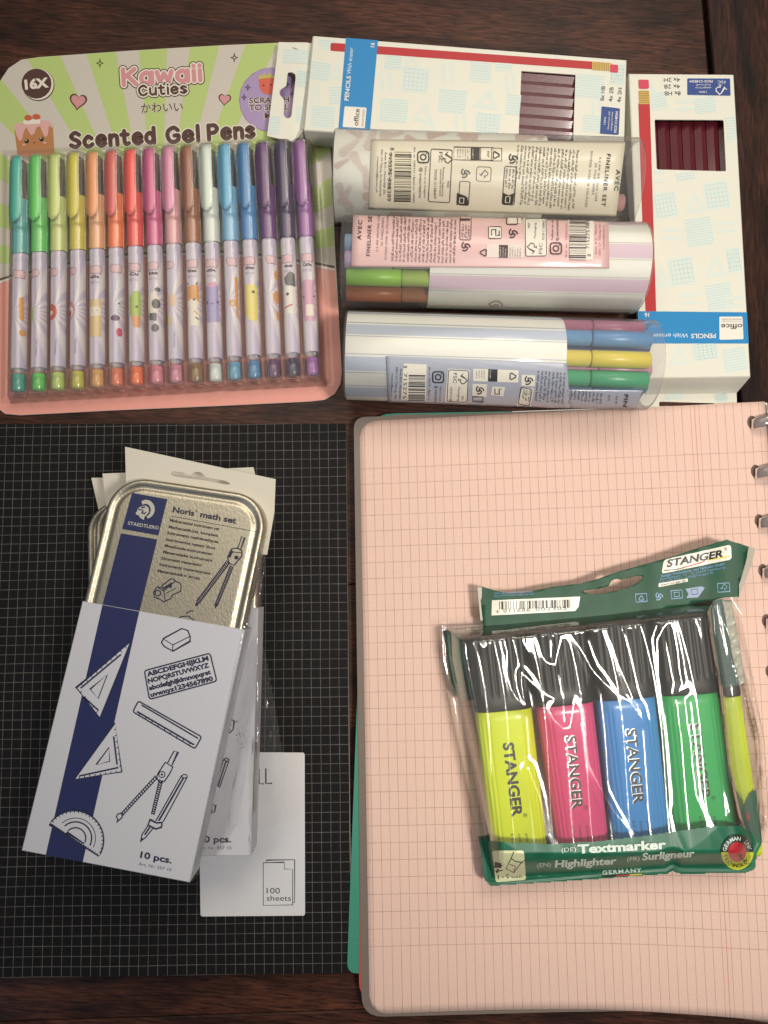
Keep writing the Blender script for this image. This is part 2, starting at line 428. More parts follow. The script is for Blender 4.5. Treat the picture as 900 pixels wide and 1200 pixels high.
slab('cover', [roundpoly(dq, 3)], ZN-.45, ZN, grid_mat('black_grid_cover', '#171617', '#6f6b67', 5.0, 5.0, .25, .6, wav=1.6, spec=.15), dn)
slab('cover', [roundpoly(dq, 3)], 0, .3, mat('back_cover', '#2b2828', .6), dn, conv=lambda p: W(p[0], p[1], ZN))
lab = slab('label', [roundpoly([(232, 881), (357, 882), (357.5, 1073), (235, 1074)], 3)], ZN+.02, ZN+.35, mat('label_white', '#d6d6d8', .45, bump=.05), dn)
lab['label'] = 'white label panel printed 100 sheets'
k = Ink(); ik = mat('ink_black', '#1c1b1f', .6); blk = ik
k.line([(303.5, 901), (303.5, 918.5), (309, 918.5)], 1.6, ik); k.line([(311.5, 900.5), (311.5, 918), (318.8, 918)], 1.7, ik)
k.build('lettering', lab, on_plane(ZN+.35)); k = Ink()
k.line([(308.5, 1011), (308.5, 1061), (343, 1060.5), (343, 1018.5), (333.5, 1018.5), (333, 1010.5), (308.5, 1011)], .75, ik)
k.line([(312, 1010.5), (312, 1008), (345.3, 1007.5), (345.3, 1058), (343, 1058)], .75, ik)
k.text('100', 312.5, 1047, 6.6, 0, ik, width=15.5); k.text('sheets', 312.5, 1055.5, 6.2, 0, ik, width=28.5)
k.build('lettering', lab, on_plane(ZN+.35))

# ------------------------------------------------------------------ pink notebook
ZP = 8.4
pq0 = W(430, 1188, ZP)
pn = thing('pink_notebook', 'open ring notebook with ruled pale pink page on the right', 'notebook', (pq0.x, pq0.y, 0), math.atan2(-(W(424, 495, ZP)-pq0).x, (W(424, 495, ZP)-pq0).y))
def page_pt(s, t):
    """page edge curves in pixels: s across, t down"""
    top = Vector((lerp(421, 896, s), lerp(494, 470.5, s)+.0*math.sin(math.pi*s)))
    bx = lerp(433, 945, s); by = 1189-7*math.sin(math.pi*min(1, s/.95))*(1-.2*s)+24*max(0, s-.5)**1.3
    bot = Vector((bx, by)); x = lerp(top.x, bot.x, t); u = (t*.92+t*t*.08)
    y = lerp(top.y, bot.y, u)
    if t < .98: y = lerp(lerp(494, 470.5, s), lerp(1189, 1196, s)*1.0, u)*(1-t**3)+y*t**3
    return x, y
def page_z(s, t): return ZP+.9*math.sin(math.pi*s*1.1)*t*t+.35*math.sin(7*s+2*t)*t
pm = grid_mat('pink_ruled_page', '#e6c5b6', '#ab8a80', 4.67, 8.4, .27, .8, margin=4.67*39.5, mcol='#c47a68', spec=.25, uv=True, wav=.5, top=-20, bottom=-275)
ns, nt_ = 60, 70; V = []; UV = []; Fc = []
for j in range(nt_+1):
    for i in range(ns+1):
        s, t = i/ns, j/nt_
        x, y = page_pt(s, t)
        rc = .03  # rounded outer corners
        V.append(tuple(W(x, y, page_z(s, t)))); UV.append((s*221.0+1.9, -t*302.0*(1.0)+1.0))
def corner_cut(i, j):
    x = i/ns*221; y = j/nt_*300; r = 9.0
    for yy in (r, 300-r):
        if x < r and ((yy == r and y < r) or (yy != r and y > 300-r)) and (x-r)**2+(y-yy)**2 > r*r: return yy
    return None
for j in range(nt_+1):
    for i in range(ns+1):
        yy = corner_cut(i, j)
        if yy is not None:
            x = i/ns*221; y = j/nt_*300; d = Vector((x-9, y-yy)).normalized()*9; x2, y2 = 9+d.x, yy+d.y
            a, b_ = page_pt(x2/221, y2/300); V[j*(ns+1)+i] = tuple(W(a, b_, page_z(x2/221, y2/300))); UV[j*(ns+1)+i] = (x2+1.9, -y2*302/300+1.0)
for j in range(nt_):
    for i in range(ns):
        a = j*(ns+1)+i; Fc.append((a, a+ns+1, a+ns+2, a+1))
pg = mesh('page', V, Fc, pm, pn, smooth=True, uvs=UV)
sm = pg.modifiers.new('thickness', 'SOLIDIFY'); sm.thickness = .0003; sm.offset = -1
slab('page_block', [[(428, 503), (892, 478), (935, 1180), (440, 1178)]], .5, ZP-.9, mat('pink_pages', '#e3bfa8', .8, noise=.1, nscale=1500), pn, conv=lambda p: W(p[0], p[1], ZP))
slab('underpage', [[(600, 482), (899, 472), (904, 530), (940, 1150), (500, 1150)]], ZP-.85, ZP-.4, mat('white_page', '#e9e6df', .7), pn)
frost = clear('frosted_cover', (.80, .74, .70), .35, .62, (.30, .245, .21))
frost_o = slab('cover', [roundpoly([(414.5, 489), (899, 473), (930, 1203), (905, 1199), (850, 1190.5), (800, 1186), (740, 1184.8), (650, 1186), (560, 1188.5), (424, 1192)], [14, 5, 3, 2, 2, 2, 2, 2, 2, 26])], ZP-.32, ZP-.15, frost, pn)
frost_o['label'] = 'frosted brownish plastic cover sheet'
g = slab('divider', [roundpoly([(431, 485), (880, 477), (880, 1130), (406.5, 1141)], [30, 5, 5, 13])], ZP-1.15, ZP-.85, mat('green_divider', '#3f8f78', .5, noise=.12, nscale=1200), pn)
g['label'] = 'green plastic divider sheet sticking out on the left'
g = slab('divider', [roundpoly([(427, 487.5), (882, 478), (880, 1160), (420.5, 1172)], [36, 5, 5, 22])], ZP-.8, ZP-.4, mat('red_divider', '#b8584a', .5, noise=.12, nscale=1200), pn)
g['label'] = 'red plastic divider sheet'
slab('back_cover', [roundpoly([(416, 492), (899, 476), (930, 1190), (840, 1180), (426, 1184)], 12)], .05, .5, mat('back_board', '#5b4a42', .5), pn, conv=lambda p: W(p[0], p[1], ZP))
ringm = clear('ring_plastic', (.50, .44, .43), .16, .7, (.34, .29, .285), boost=1.6)
for i in range(12):
    x = 880.5+i*4.25; y = 494.5+i*57.2*(1+.004*i)
    c = W(x, y, ZP); pts = []
    V = []; Fc = []; nn = 16
    for a in range(nn+1):
        th = R(200-a*190/nn); rr = 9.5
        for hw, rx in ((-3.1, -.45), (-2.6, .45), (2.6, .45), (3.1, -.45)):
            V.append((c.x+9.0+(rr+rx)*math.cos(th), c.y+hw+.18*(rr+rx)*math.cos(th), ZP+1.8+(rr+rx)*.55*math.sin(th)))
    for a in range(nn):
        for q in range(4): Fc.append((a*4+q, a*4+(q+1) % 4, a*4+4+(q+1) % 4, a*4+4+q))
    mesh('ring', V, Fc, ringm, pn, smooth=True)
    hk = Ink(); hk.disc(x+.5, y, 5.2, mat('hole_dark', '#6b554d', .8), 2, ry=7.4); hk.build('hole', pn, on_plane(ZP+.15))
# ------------------------------------------------------------------ gel pen card
ZC = 0.8
cbl = W(-8, 480, ZC)
gp = thing('gel_pen_pack', 'green and pink striped card pack with blister tray of scented gel pens', 'pen pack', (W(190, 300, ZC).x, W(190, 300, ZC).y, 0), R(2.6))
card = [(-6, 466), (-3, 478), (6, 485), (24, 486.5), (130, 481), (260, 475.5), (362, 470.5), (380, 468.5), (392, 462), (399, 450), (400.5, 436), (397, 370), (392.5, 290), (388, 185), (381, 66), (374, 54), (360, 49.5), (340, 49.5), (260, 53), (150, 59.5), (45, 67), (25, 70), (10, 80), (0, 95), (-10, 120), (-14, 200), (-10, 400)]
cw = mat('card_white', '#c9c2b6', .5, bump=.04)
slab('backing_card', [card], 0.05, ZC, cw, gp)
P_ = lambda h, r=.5: mat('print_'+h, '#'+h, r)
green, pink, brown, cream = P_('b3c878'), P_('e09a8c'), P_('4f302a'), P_('e3dccd')
k = Ink(); cx, cy = 187.5, 328
arch = [(-14, 331), (0, 327.5), (11, 324), (33, 319.3), (54.6, 314), (77.3, 309), (100, 305), (122.7, 301.4), (145, 298.2), (167, 297), (190, 295.5), (212, 294.7), (234.5, 294.7), (256.7, 294.7), (280, 296.3), (303, 298.3), (325, 301.7), (347.5, 305.3), (370, 308.5), (392, 313)]
edges = [84, 77.5, 71.6, 64.3, 57.8, 51.5, 45.2, 38.4, 31, 24, 18, 11, 5.3, -1.7, -7.3, -14.2, -20, -26.5, -33, -39.5, -46, -53, -59, -66.5, -72.7, -79, -85]
# the card face above the arch, cut into rays round one centre
upper = [p for p in card if p[1] < 325]
def clip_ray(poly, a0, a1):
    """clip polygon (pixels) to the wedge between two angles from the centre"""
    def half(pts, nx, ny):
        out = []
        for i in range(len(pts)):
            p, q = pts[i-1], pts[i]; dp = (p[0]-cx)*nx+(p[1]-cy)*ny; dq_ = (q[0]-cx)*nx+(q[1]-cy)*ny
            if (dp >= 0) != (dq_ >= 0):
                t = dp/(dp-dq_); out.append((p[0]+(q[0]-p[0])*t, p[1]+(q[1]-p[1])*t))
            if dq_ >= 0: out.append(q)
        return out
    # direction for angle a: (-sin a, -cos a)
    l = (-math.sin(R(a0)), -math.cos(R(a0))); r = (-math.sin(R(a1)), -math.cos(R(a1)))
    pts = half(poly, -l[1], l[0]);
    return half(pts, r[1], -r[0])
face = arch+[(388, 185), (381, 66), (374, 54), (360, 49.8), (340, 49.8), (260, 53.3), (150, 59.8), (45, 67.3), (25, 70.3), (10, 80), (0, 95), (-9.5, 120), (-13.5, 200)]
for i in range(0, len(edges)-1, 2):
    q = clip_ray(face, edges[i], edges[i+1])
    if len(q) > 2: k.poly(q, green, 1)
low = [(x, y+4.5) for x, y in arch]+[(397, 370), (400.2, 436), (398.7, 450), (391.5, 461.7), (380, 468.2), (362, 470.2), (260, 475.2), (130, 480.7), (24, 486.2), (6, 484.7), (-3, 477.5), (-6, 466), (-10, 400)]
k.poly(low, pink, 1); k.line(arch, 2.6, brown, 2); k.line([(x, y+3) for x, y in arch], 2.6, cream, 2)
k.build('card_print', gp, on_plane(ZC))
k = Ink(); pk2, lil = P_('cf8f92'), P_('a58fb8')
k.text('かわいい', 165, 132, 9, 2.5, cream, 5, bold=.045, width=50); k.text('かわいい', 165.5, 131.7, 9, 2.5, brown, 6, bold=.012, width=49)
ROUND = {
 'S': [[(.85, 1.2), (.5, 1.42), (.15, 1.12), (.3, .83), (.62, .66), (.85, .36), (.52, .02), (.1, .22)]],
 'c': [[(.72, .78), (.42, .98), (.1, .55), (.22, .1), (.5, .0), (.78, .2)]],
 'e': [[(.14, .5), (.45, .53), (.76, .58), (.68, .88), (.42, 1.0), (.13, .75), (.12, .3), (.42, .0), (.78, .2)]],
 'n': [[(.1, .98), (.1, 0)], [(.12, .62), (.35, .95), (.64, .88), (.7, .55), (.7, 0)]],
 't': [[(.3, 1.32), (.3, .28), (.45, .03), (.66, .1)], [(.04, .96), (.6, .96)]],
 'd': [[(.7, .5), (.58, .88), (.36, .98), (.1, .72), (.1, .28), (.36, .02), (.6, .14), (.7, .5)], [(.74, 1.46), (.74, 0)]],
 'G': [[(.92, 1.15), (.6, 1.42), (.2, 1.16), (.08, .7), (.26, .14), (.62, .02), (.92, .24), (.94, .62), (.64, .64)]],
 'l': [[(.1, 1.46), (.1, 0)]],
 'P': [[(.12, 1.4), (.12, 0)], [(.14, 1.36), (.62, 1.38), (.86, 1.04), (.62, .68), (.16, .66)]],
 's': [[(.64, .82), (.36, 1.0), (.1, .78), (.36, .54), (.66, .28), (.4, .0), (.06, .16)]],
 'K': [[(.12, 1.42), (.12, 0)], [(.86, 1.38), (.18, .66)], [(.38, .84), (.92, .02)]],
 'a': [[(.7, .5), (.58, .88), (.36, .98), (.1, .72), (.1, .28), (.36, .02), (.6, .14), (.7, .5)], [(.76, .98), (.76, 0)]],
 'w': [[(.04, .98), (.24, .06)], [(.24, .06), (.5, .84)], [(.5, .84), (.78, .06)], [(.78, .06), (1.0, .98)]],
 'i': [[(.1, .94), (.1, 0)], [(.1, 1.36), (.1, 1.37)]],
 'C': [[(.9, 1.15), (.6, 1.42), (.2, 1.16), (.08, .7), (.26, .14), (.62, .02), (.92, .26)]],
 'u': [[(.1, .98), (.1, .32), (.34, .02), (.66, .2), (.7, .5)], [(.72, .98), (.72, 0)]]}
def spline(P, n=5):
    if len(P) < 3: return P
    out = []
    for i in range(len(P)-1):
        p0, p1, p2, p3 = P[max(0, i-1)], P[i], P[i+1], P[min(len(P)-1, i+2)]
        for q in range(n):
            t = q/n; out.append(tuple(.5*(2*b+(c-a)*t+(2*a-5*b+4*c-d)*t*t+(3*b-a-3*c+d)*t**3) for a, b, c, d in zip(p0, p1, p2, p3)))
    return out+[P[-1]]
def puffy(t, x, y, cap, width, ang, wt, m, layer, gap=.30):
    """rounded heavy lettering drawn with a round nib"""
    adv = 0; pos = []
    for ch in t:
        pos.append(adv); adv += max(p[0] for st in ROUND[ch] for p in st)+gap
    tot = adv-gap; sy = cap/1.45; sx = width/tot; c, q = math.cos(R(ang)), math.sin(R(ang))
    for gi, (ch, a0) in enumerate(zip(t, pos)):
        for si, st in enumerate(ROUND[ch]):
            P = [((a0+px_)*sx, py_*sy) for px_, py_ in spline(st)]
            P = [(x+a*c-b*q, y-a*q-b*c) for a, b in P]
            L0 = layer+(gi % 2)*.45+si*.1; k.line(P, wt, m, L0)
            for e_, (u_, v_) in enumerate((P[0], P[-1])): k.disc(u_, v_, wt/2, m, L0+.03+.03*e_, n=12)
A3 = 3.4
puffy('Kawaii', 143, 99.5, 18.5, 92, A3, 10.5, brown, 2); puffy('Kawaii', 143, 99.5, 18.5, 92, A3, 8.2, cream, 3); puffy('Kawaii', 143, 99.5, 18.5, 92, A3, 5.2, pk2, 4)
puffy('Cuties', 162.5, 112, 11.5, 56, A3, 7.6, brown, 5); puffy('Cuties', 162.5, 112, 11.5, 56, A3, 5.9, cream, 6); puffy('Cuties', 162.5, 112, 11.5, 56, A3, 2.7, brown, 7)
for t, x, y, wd in (('Scented', 82, 173, 99), ('Gel', 195.5, 167, 37), ('Pens', 243.5, 163.8, 54)):
    puffy(t, x, y, 17.3, wd, A3, 7.4, cream, 5, .34); puffy(t, x, y, 17.3, wd, A3, 5.1, brown, 6, .34)
k.disc(45, 99.5, 19, P_('57453a'), 2); k.disc(44.5, 98.8, 18.4, cream, 3); k.disc(42.8, 98, 17.6, brown, 4)
k.text('16X', 29.5, 104.5, 10.5, 6, cream, 5, bold=.05, width=28)
def heart(x, y, s, ang):
    p = []
    for i in range(28):
        t = 2*math.pi*i/28; a = s*.95*math.sin(t)**3; b = s*(.8125*math.cos(t)-.3125*math.cos(2*t)-.125*math.cos(3*t)-.0625*math.cos(4*t))
        c_, s_ = math.cos(R(ang)), math.sin(R(ang)); p.append((x+a*c_-b*s_, y-a*s_-b*c_))
    return p
for x, y, s, a in ((91.5, 118.5, 11, -8), (263.3, 116.3, 8, -5)):
    k.poly(heart(x, y, s, a), brown, 2); k.poly(heart(x, y, s*.8, a), pk2, 3)
def spark(x, y, s, m, l=2):
    p = []
    for i in range(8):
        a = R(45*i+90); r = s if i % 2 == 0 else s*.28; p.append((x+r*.7*math.cos(a) if i % 2 else x+(r if i in (0, 4) else r*.72)*math.cos(a), y-r*math.sin(a)))
    k.line(p, 1, m, l, True)
spark(117, 74, 5.5, brown); spark(274.5, 67.5, 5.5, brown)
k.disc(318, 117, 38, P_('8d7799'), 2); k.disc(318, 117, 37, lil, 3, n=40)
k.poly([(303, 93), (306, 90), (322, 89), (327, 95), (324, 108), (319, 111), (309, 110), (304, 103)], P_('cf5f48'), 4)
k.poly([(303, 93), (303.5, 86.5), (307, 89), (310, 85.5), (313, 89), (317, 85.5), (319, 89), (324, 87.5), (326, 92), (316, 91), (309, 92)], P_('b8b24e'), 5)
k.disc(309, 100, 1, blk, 6); k.disc(317.5, 99.3, 1, blk, 6)
for x, y in ((290.5, 102.5), (286, 114), (336, 99), (342.5, 110)): spark(x, y, 3.8, P_('3c3450'), 4)
for t, x, y, wd in (('SCRATCH', 292, 121, 47), ('TO SMELL', 292, 129.5, 47), ('ME', 310, 138.5, 15)):
    k.text(t, x-.7, y+.4, 6.6, 1.5, cream, 5, bold=.07, width=wd+1.4); k.text(t, x, y, 6.4, 1.5, brown, 6, bold=.025, width=wd)
# the little cake drawing
cake, icing = P_('b57b4a'), P_('d9a8a2')
k.poly(roundpoly([(16.5, 149), (62, 147), (64, 183), (21, 186)], 4), cake, 2)
k.poly([(15.5, 150), (18, 145), (30, 142.5), (45, 141), (58, 141.5), (61.8, 146), (61, 150), (57.5, 147), (56, 158), (53.5, 161), (50.5, 157), (47, 148), (43, 149), (40, 157), (36.5, 158.5), (34, 155), (31, 149), (28, 154), (26, 163), (23, 165.5), (20, 160), (17.5, 152)], icing, 3)
k.poly(roundpoly([(26.5, 141), (47, 139), (47.5, 145), (28, 146)], 2.5), cream, 4)
k.disc(33, 138, 4.5, P_('c35a3c'), 5, ry=3.4); k.disc(42.5, 136.8, 4.8, P_('c35a3c'), 6, ry=3.3)
for x, y in ((31.3, 165.3), (48.7, 163)): k.disc(x, y, 2.6, blk, 5); k.disc(x-.7, y-1, .8, cream, 6)
k.line([(38.6, 166.5), (40, 167.5), (41.6, 166.3)], .6, brown, 5)
k.disc(28, 169.5, 2, icing, 4, ry=1.2); k.disc(52.5, 167.3, 2, icing, 4, ry=1.2)
k.build('lettering', gp, on_plane(ZC))

# ------------------------------------------------------------------ the sixteen pens
tops = [(20.8, 185), (43, 183.5), (65.2, 182.3), (87.5, 180.7), (109.8, 179.6), (132, 178.3), (154.2, 176.8), (176.4, 175.3), (198.4, 173.6), (220.5, 172.3), (242.7, 171.4), (265, 170.2), (287, 169), (309, 168), (331, 167), (352.6, 165.8)]
bots = [(22, 462), (45.6, 461), (68.2, 460), (91.4, 458.7), (114.6, 457), (137.3, 455.6), (160.8, 454), (184.4, 452.8), (207, 451.5), (230.7, 450.5), (253.2, 450), (275.6, 448), (298.6, 446.5), (321.8, 445.3), (344.4, 444), (367, 442.5)]
pens = [('teal', '50bfae', '62b3b0', '3da592'), ('bright green', '6fd66e', '6fcf6c', '62c95c'), ('pale lime', 'cfdc86', 'c9d486', 'b8cf6e'), ('yellow', 'd6cc4e', 'd2c455', 'c4bd4a'),
        ('peach orange', 'eba56c', 'e3ad7e', 'd9a45c'), ('coral red', 'd9685f', 'ee8350', 'e07b55'), ('bright red', 'f05a52', 'e85a50', 'f2733a'), ('raspberry pink', 'cf5f92', 'd0618f', 'd98296'),
        ('light pink', 'd992b0', 'd9a3a6', 'cf8699'), ('brown', '9b6043', 'a36a4a', '8b6a3c'), ('white', 'd5dfd4', 'd2d8d2', 'd4dcd8'), ('sky blue', '62b0d2', '7db4d6', '5f9fc0'),
        ('mid blue', '3f87bd', '4a8cc4', '4a86b4'), ('dark purple', '5e2c6e', '6a3a7c', '5c2c62'), ('blackish violet', '3a2856', '42305c', '33244a'), ('lilac purple', '93589c', '9a62a4', '9a5fa6')]
beside = ['at the left end of the blister row', 'right of the teal pen', 'right of the bright green pen', 'between pale lime and peach orange pens', 'right of the yellow pen', 'right of the peach orange pen', 'between coral red and raspberry pens', 'right of the bright red pen',
          'left of the brown pen', 'between light pink and white pens', 'right of the brown pen', 'right of the white pen', 'right of the sky blue pen', 'right of the mid blue pen', 'second from the right of the row', 'at the right end of the blister row']
def swirl_mat():
    m = bpy.data.materials.new('barrel_print'); m.use_nodes = True; nt = m.node_tree; N = nt.nodes.new; L = nt.links.new
    b = nt.nodes['Principled BSDF']; tc = N('ShaderNodeTexCoord'); s = N('ShaderNodeSeparateXYZ'); L(tc.outputs['Object'], s.inputs[0])
    def M_(op, a, bb=0):
        q = N('ShaderNodeMath'); q.operation = op
        for i, v in enumerate((a, bb)):
            if isinstance(v, (int, float)): q.inputs[i].default_value = v
            else: L(v, q.inputs[i])
        return q.outputs[0]
    a = M_('ARCTAN2', M_('MULTIPLY', M_('ADD', s.outputs[0], .0015), 1.0), M_('ADD', s.outputs[1], .093))
    f = M_('SINE', M_('MULTIPLY', a, 15)); g = M_('ADD', M_('MULTIPLY', f, 1.4), .5)
    g2 = N('ShaderNodeClamp'); L(g, g2.inputs[0]); mx = N('ShaderNodeMix'); mx.data_type = 'RGBA'; L(g2.outputs[0], mx.inputs[0])
    mx.inputs[6].default_value = srgb('#dbd5d6'); mx.inputs[7].default_value = srgb('#c2b9cd'); L(mx.outputs[2], b.inputs['Base Color'])
    b.inputs['Roughness'].default_value = .3; b.inputs['Coat Weight'].default_value = .4
    return m
swirl = swirl_mat(); smoke = clear('cap_clear', (.55, .52, .48), .1, .35, (.36, .33, .30)); clearp = clear('barrel_clear', (1, 1, 1), .08, .02, (.7, .65, .65), boost=.6)
inkd = mat('refill_dark', '#5b544c', .4)
PR = 4.7
def pen_art(i, k):
    """decoration on the part of the barrel that faces up; u across, v down from the barrel top (mm)"""
    lo, pkk, org, yel, gry = P_('8f6a70', .3), P_('d6b4ba', .3), P_('d79a56', .3), P_('e2d477', .3), P_('5c595c', .3)
    sh = [1.8, -2.6, -3.0, -3.6, .2, 2.0, .3, -1.4, -3.4, -.4, .2, 2.2, -.7, 2.8, -1.2, .1][i]
    # little title: a puffed outline with a word under it
    pts = [(sh-4.6, 11.6), (sh-3.2, 10.8), (sh-1.2, 11.3), (sh+1.5, 11.0), (sh+3.6, 11.5), (sh+4.4, 13.2), (sh+3.4, 15.8), (sh-3.2, 15.8), (sh-4.0, 14)]
    pts = [(max(-4.4, min(4.4, a)), b) for a, b in pts]
    k.poly(pts, pkk, 1); k.line(pts, .32, lo, 2, True)
    if i in (4, 6, 7, 9, 10, 12, 14, 15):
        k.text(['', '', '', '', 'utie', '', 'Cu', 'ies', '', 'ties', 'utie', '', 'ties', '', 'es', 'Cutie'][i], 0, 18.6, 2.1, 0, P_('4f302a', .3), 2, anchor='c', bold=.05, width=5.6, res=1)
        k.text('わいい', 0, 22, 1.6, 0, P_('4f302a', .3), 2, anchor='c', width=5, res=1)
    e = lambda x, y, r=.75: (k.disc(x, y, r, blk, 4, n=10), k.disc(x-.2, y-.25, r*.3, cream, 5, n=6))
    if i == 0: k.poly(roundpoly([(1.4, 28), (4.2, 27), (4.3, 42), (1.6, 41)], 1.2), org, 2); k.disc(3.6, 49, 2, org, 2)
    elif i == 1: k.poly(roundpoly([(-4.3, 33), (-2, 33.5), (-1.8, 42), (-4.3, 45)], 1), P_('a9c76c', .3), 2)
    elif i == 2: k.disc(-3, 37.5, 4, P_('c9604a', .3), 2, ry=5); k.disc(-3, 38, 1.6, cream, 3)
    elif i == 3: k.disc(-3.6, 37, 3.6, P_('c98a9c', .3), 2, ry=5.6); k.disc(-3.3, 38, 2.3, cream, 3, ry=3.4); k.disc(-3.6, 39, 1.4, P_('b8485c', .3), 4, ry=2)
    elif i == 4: k.poly(roundpoly([(-3.8, 31.5), (3.9, 31.5), (3.9, 54), (-3.8, 54)], .8), P_('d9bd8e', .3), 2); k.poly(roundpoly([(-3.3, 36), (3.4, 36), (3.4, 41.5), (-3.3, 41.5)], 1), cream, 3); k.line([(-2, 38.5), (-1, 38.3)], .3, blk, 4); k.line([(1, 38.3), (2, 38.5)], .3, blk, 4)
    elif i == 5: k.disc(.6, 43.5, 2.7, P_('6b4a68', .3), 2, ry=1.8); k.disc(3, 52, 1.9, P_('c2506c', .3), 2, ry=2.6); k.line([(2.2, 35), (3, 34.4), (3.6, 35.6)], .35, blk, 2)
    elif i == 6:
        k.poly(roundpoly([(-2.6, 31), (1.2, 27.5), (4.2, 28.5), (4.2, 43), (-2.6, 43)], 1.6), P_('aabf5e', .3), 2); k.poly([(-1.8, 43), (4.1, 43), (3.6, 50), (-.4, 50)], P_('d69a6a', .3), 2); e(1.6, 37.5)
    elif i == 7:
        k.disc(-.5, 36, 4, cream, 2, ry=6.5); k.disc(1.4, 36.5, 2.6, gry, 3, ry=3); e(.2, 36.2, .6); k.disc(2.4, 27.8, 1.7, gry, 3, ry=1.4); k.poly(roundpoly([(-2.8, 42), (1.6, 42), (1.6, 47), (-2.8, 46)], .8), gry, 3); k.disc(.6, 51, 2.2, gry, 3, ry=2.4)
    elif i == 8: k.disc(-.6, 35, 2.8, P_('d9bfa6', .3), 2, ry=4); k.disc(-2.6, 47, 1.2, yel, 2, ry=3)
    elif i == 9:
        k.poly(roundpoly([(-3.4, 27), (3.6, 26), (3.8, 36), (-3.4, 36)], 1), org, 2); k.disc(0, 38, 3.6, cream, 3, ry=3.2); e(.8, 35.2); k.poly(roundpoly([(-2.8, 41), (3.4, 41), (3.4, 51), (-2.8, 51)], 1), cream, 2); k.line([(.6, 42), (2.6, 44)], .8, org, 4); k.line([(1.2, 46), (3, 47)], .7, P_('4f302a', .3), 4); k.line([(-3, 26), (-2.4, 24.8)], .8, blk, 3); k.line([(2.2, 26), (3, 24.8)], .8, blk, 3)
    elif i == 10:
        k.poly(roundpoly([(-3.8, 27), (3.9, 27), (3.9, 49), (-3.8, 49)], 1), P_('a89cc4', .3), 2); k.poly(roundpoly([(-2.4, 25), (2.6, 25), (2.6, 28), (-2.4, 28)], .8), P_('d2a0b4', .3), 3); e(-3, 37); e(3.3, 37); k.line([(-.8, 37.6), (0, 38.4), (.9, 37.6)], .35, blk, 3)
    elif i == 11: k.poly(roundpoly([(2.2, 23), (4.3, 22), (4.3, 48), (3, 46)], .8), org, 2); k.disc(.8, 38.5, 2.1, org, 2); k.disc(.9, 39, .9, P_('c9c2cc', .3), 3)
    elif i == 12: k.poly(roundpoly([(-3.8, 28), (4, 28), (4, 50), (-1, 50), (-3.8, 44)], 1.4), yel, 2); e(1.6, 32.5, .9)
    elif i == 13: k.disc(4.2, 36, 2.4, org, 2, ry=4); k.disc(4.4, 22.5, 1.4, org, 2, ry=3); k.disc(4.5, 47, 1.3, org, 2, ry=3)
    elif i == 14: k.poly(roundpoly([(-2.8, 25), (.8, 21.2), (3.8, 22.5), (4, 30.5), (-2, 29.5)], 1), gry, 2); k.disc(-1, 35, .9, blk, 4, n=12); k.poly(roundpoly([(-3.2, 30), (4, 30), (4, 47), (-3, 47)], 1), P_('dcd8d0', .3), 1.5); k.line([(-2.8, 43), (1.6, 41.5)], .9, P_('c2504a', .3), 4)
    else: k.poly(roundpoly([(-3.4, 27), (3.6, 27), (3.6, 52), (-3.4, 52)], 1.5), P_('cf9fb8', .3), 2); k.poly(roundpoly([(-2, 42), (2.6, 42), (2.6, 49), (-2, 49)], .8), cream, 3); e(-3, 37, .6); e(3.2, 37, .6)
    if i in (1, 2, 3, 8): k.text('Kawaii Cuties', .6, 63, 1.0, 88, blk, 2, width=9, res=1)
def tubex(rad, v0, v1, n=20, cone=None, ph0=0, ph1=360):
    V = []; Fc = []; rs = cone or [(v0, rad), (v1, rad)]
    full = (ph1-ph0) >= 360; m = n if full else n+1
    for v, r in rs:
        for q in range(m):
            ph = R(ph0+(ph1-ph0)*q/n); V.append((r*math.sin(ph), -v, PRZ+r*math.cos(ph)))
    for a in range(len(rs)-1):
        for q in range(n): Fc.append((a*m+q, a*m+(q+1) % m, (a+1)*m+(q+1) % m, (a+1)*m+q))
    return V, Fc
PRZ = ZC+PR+.3
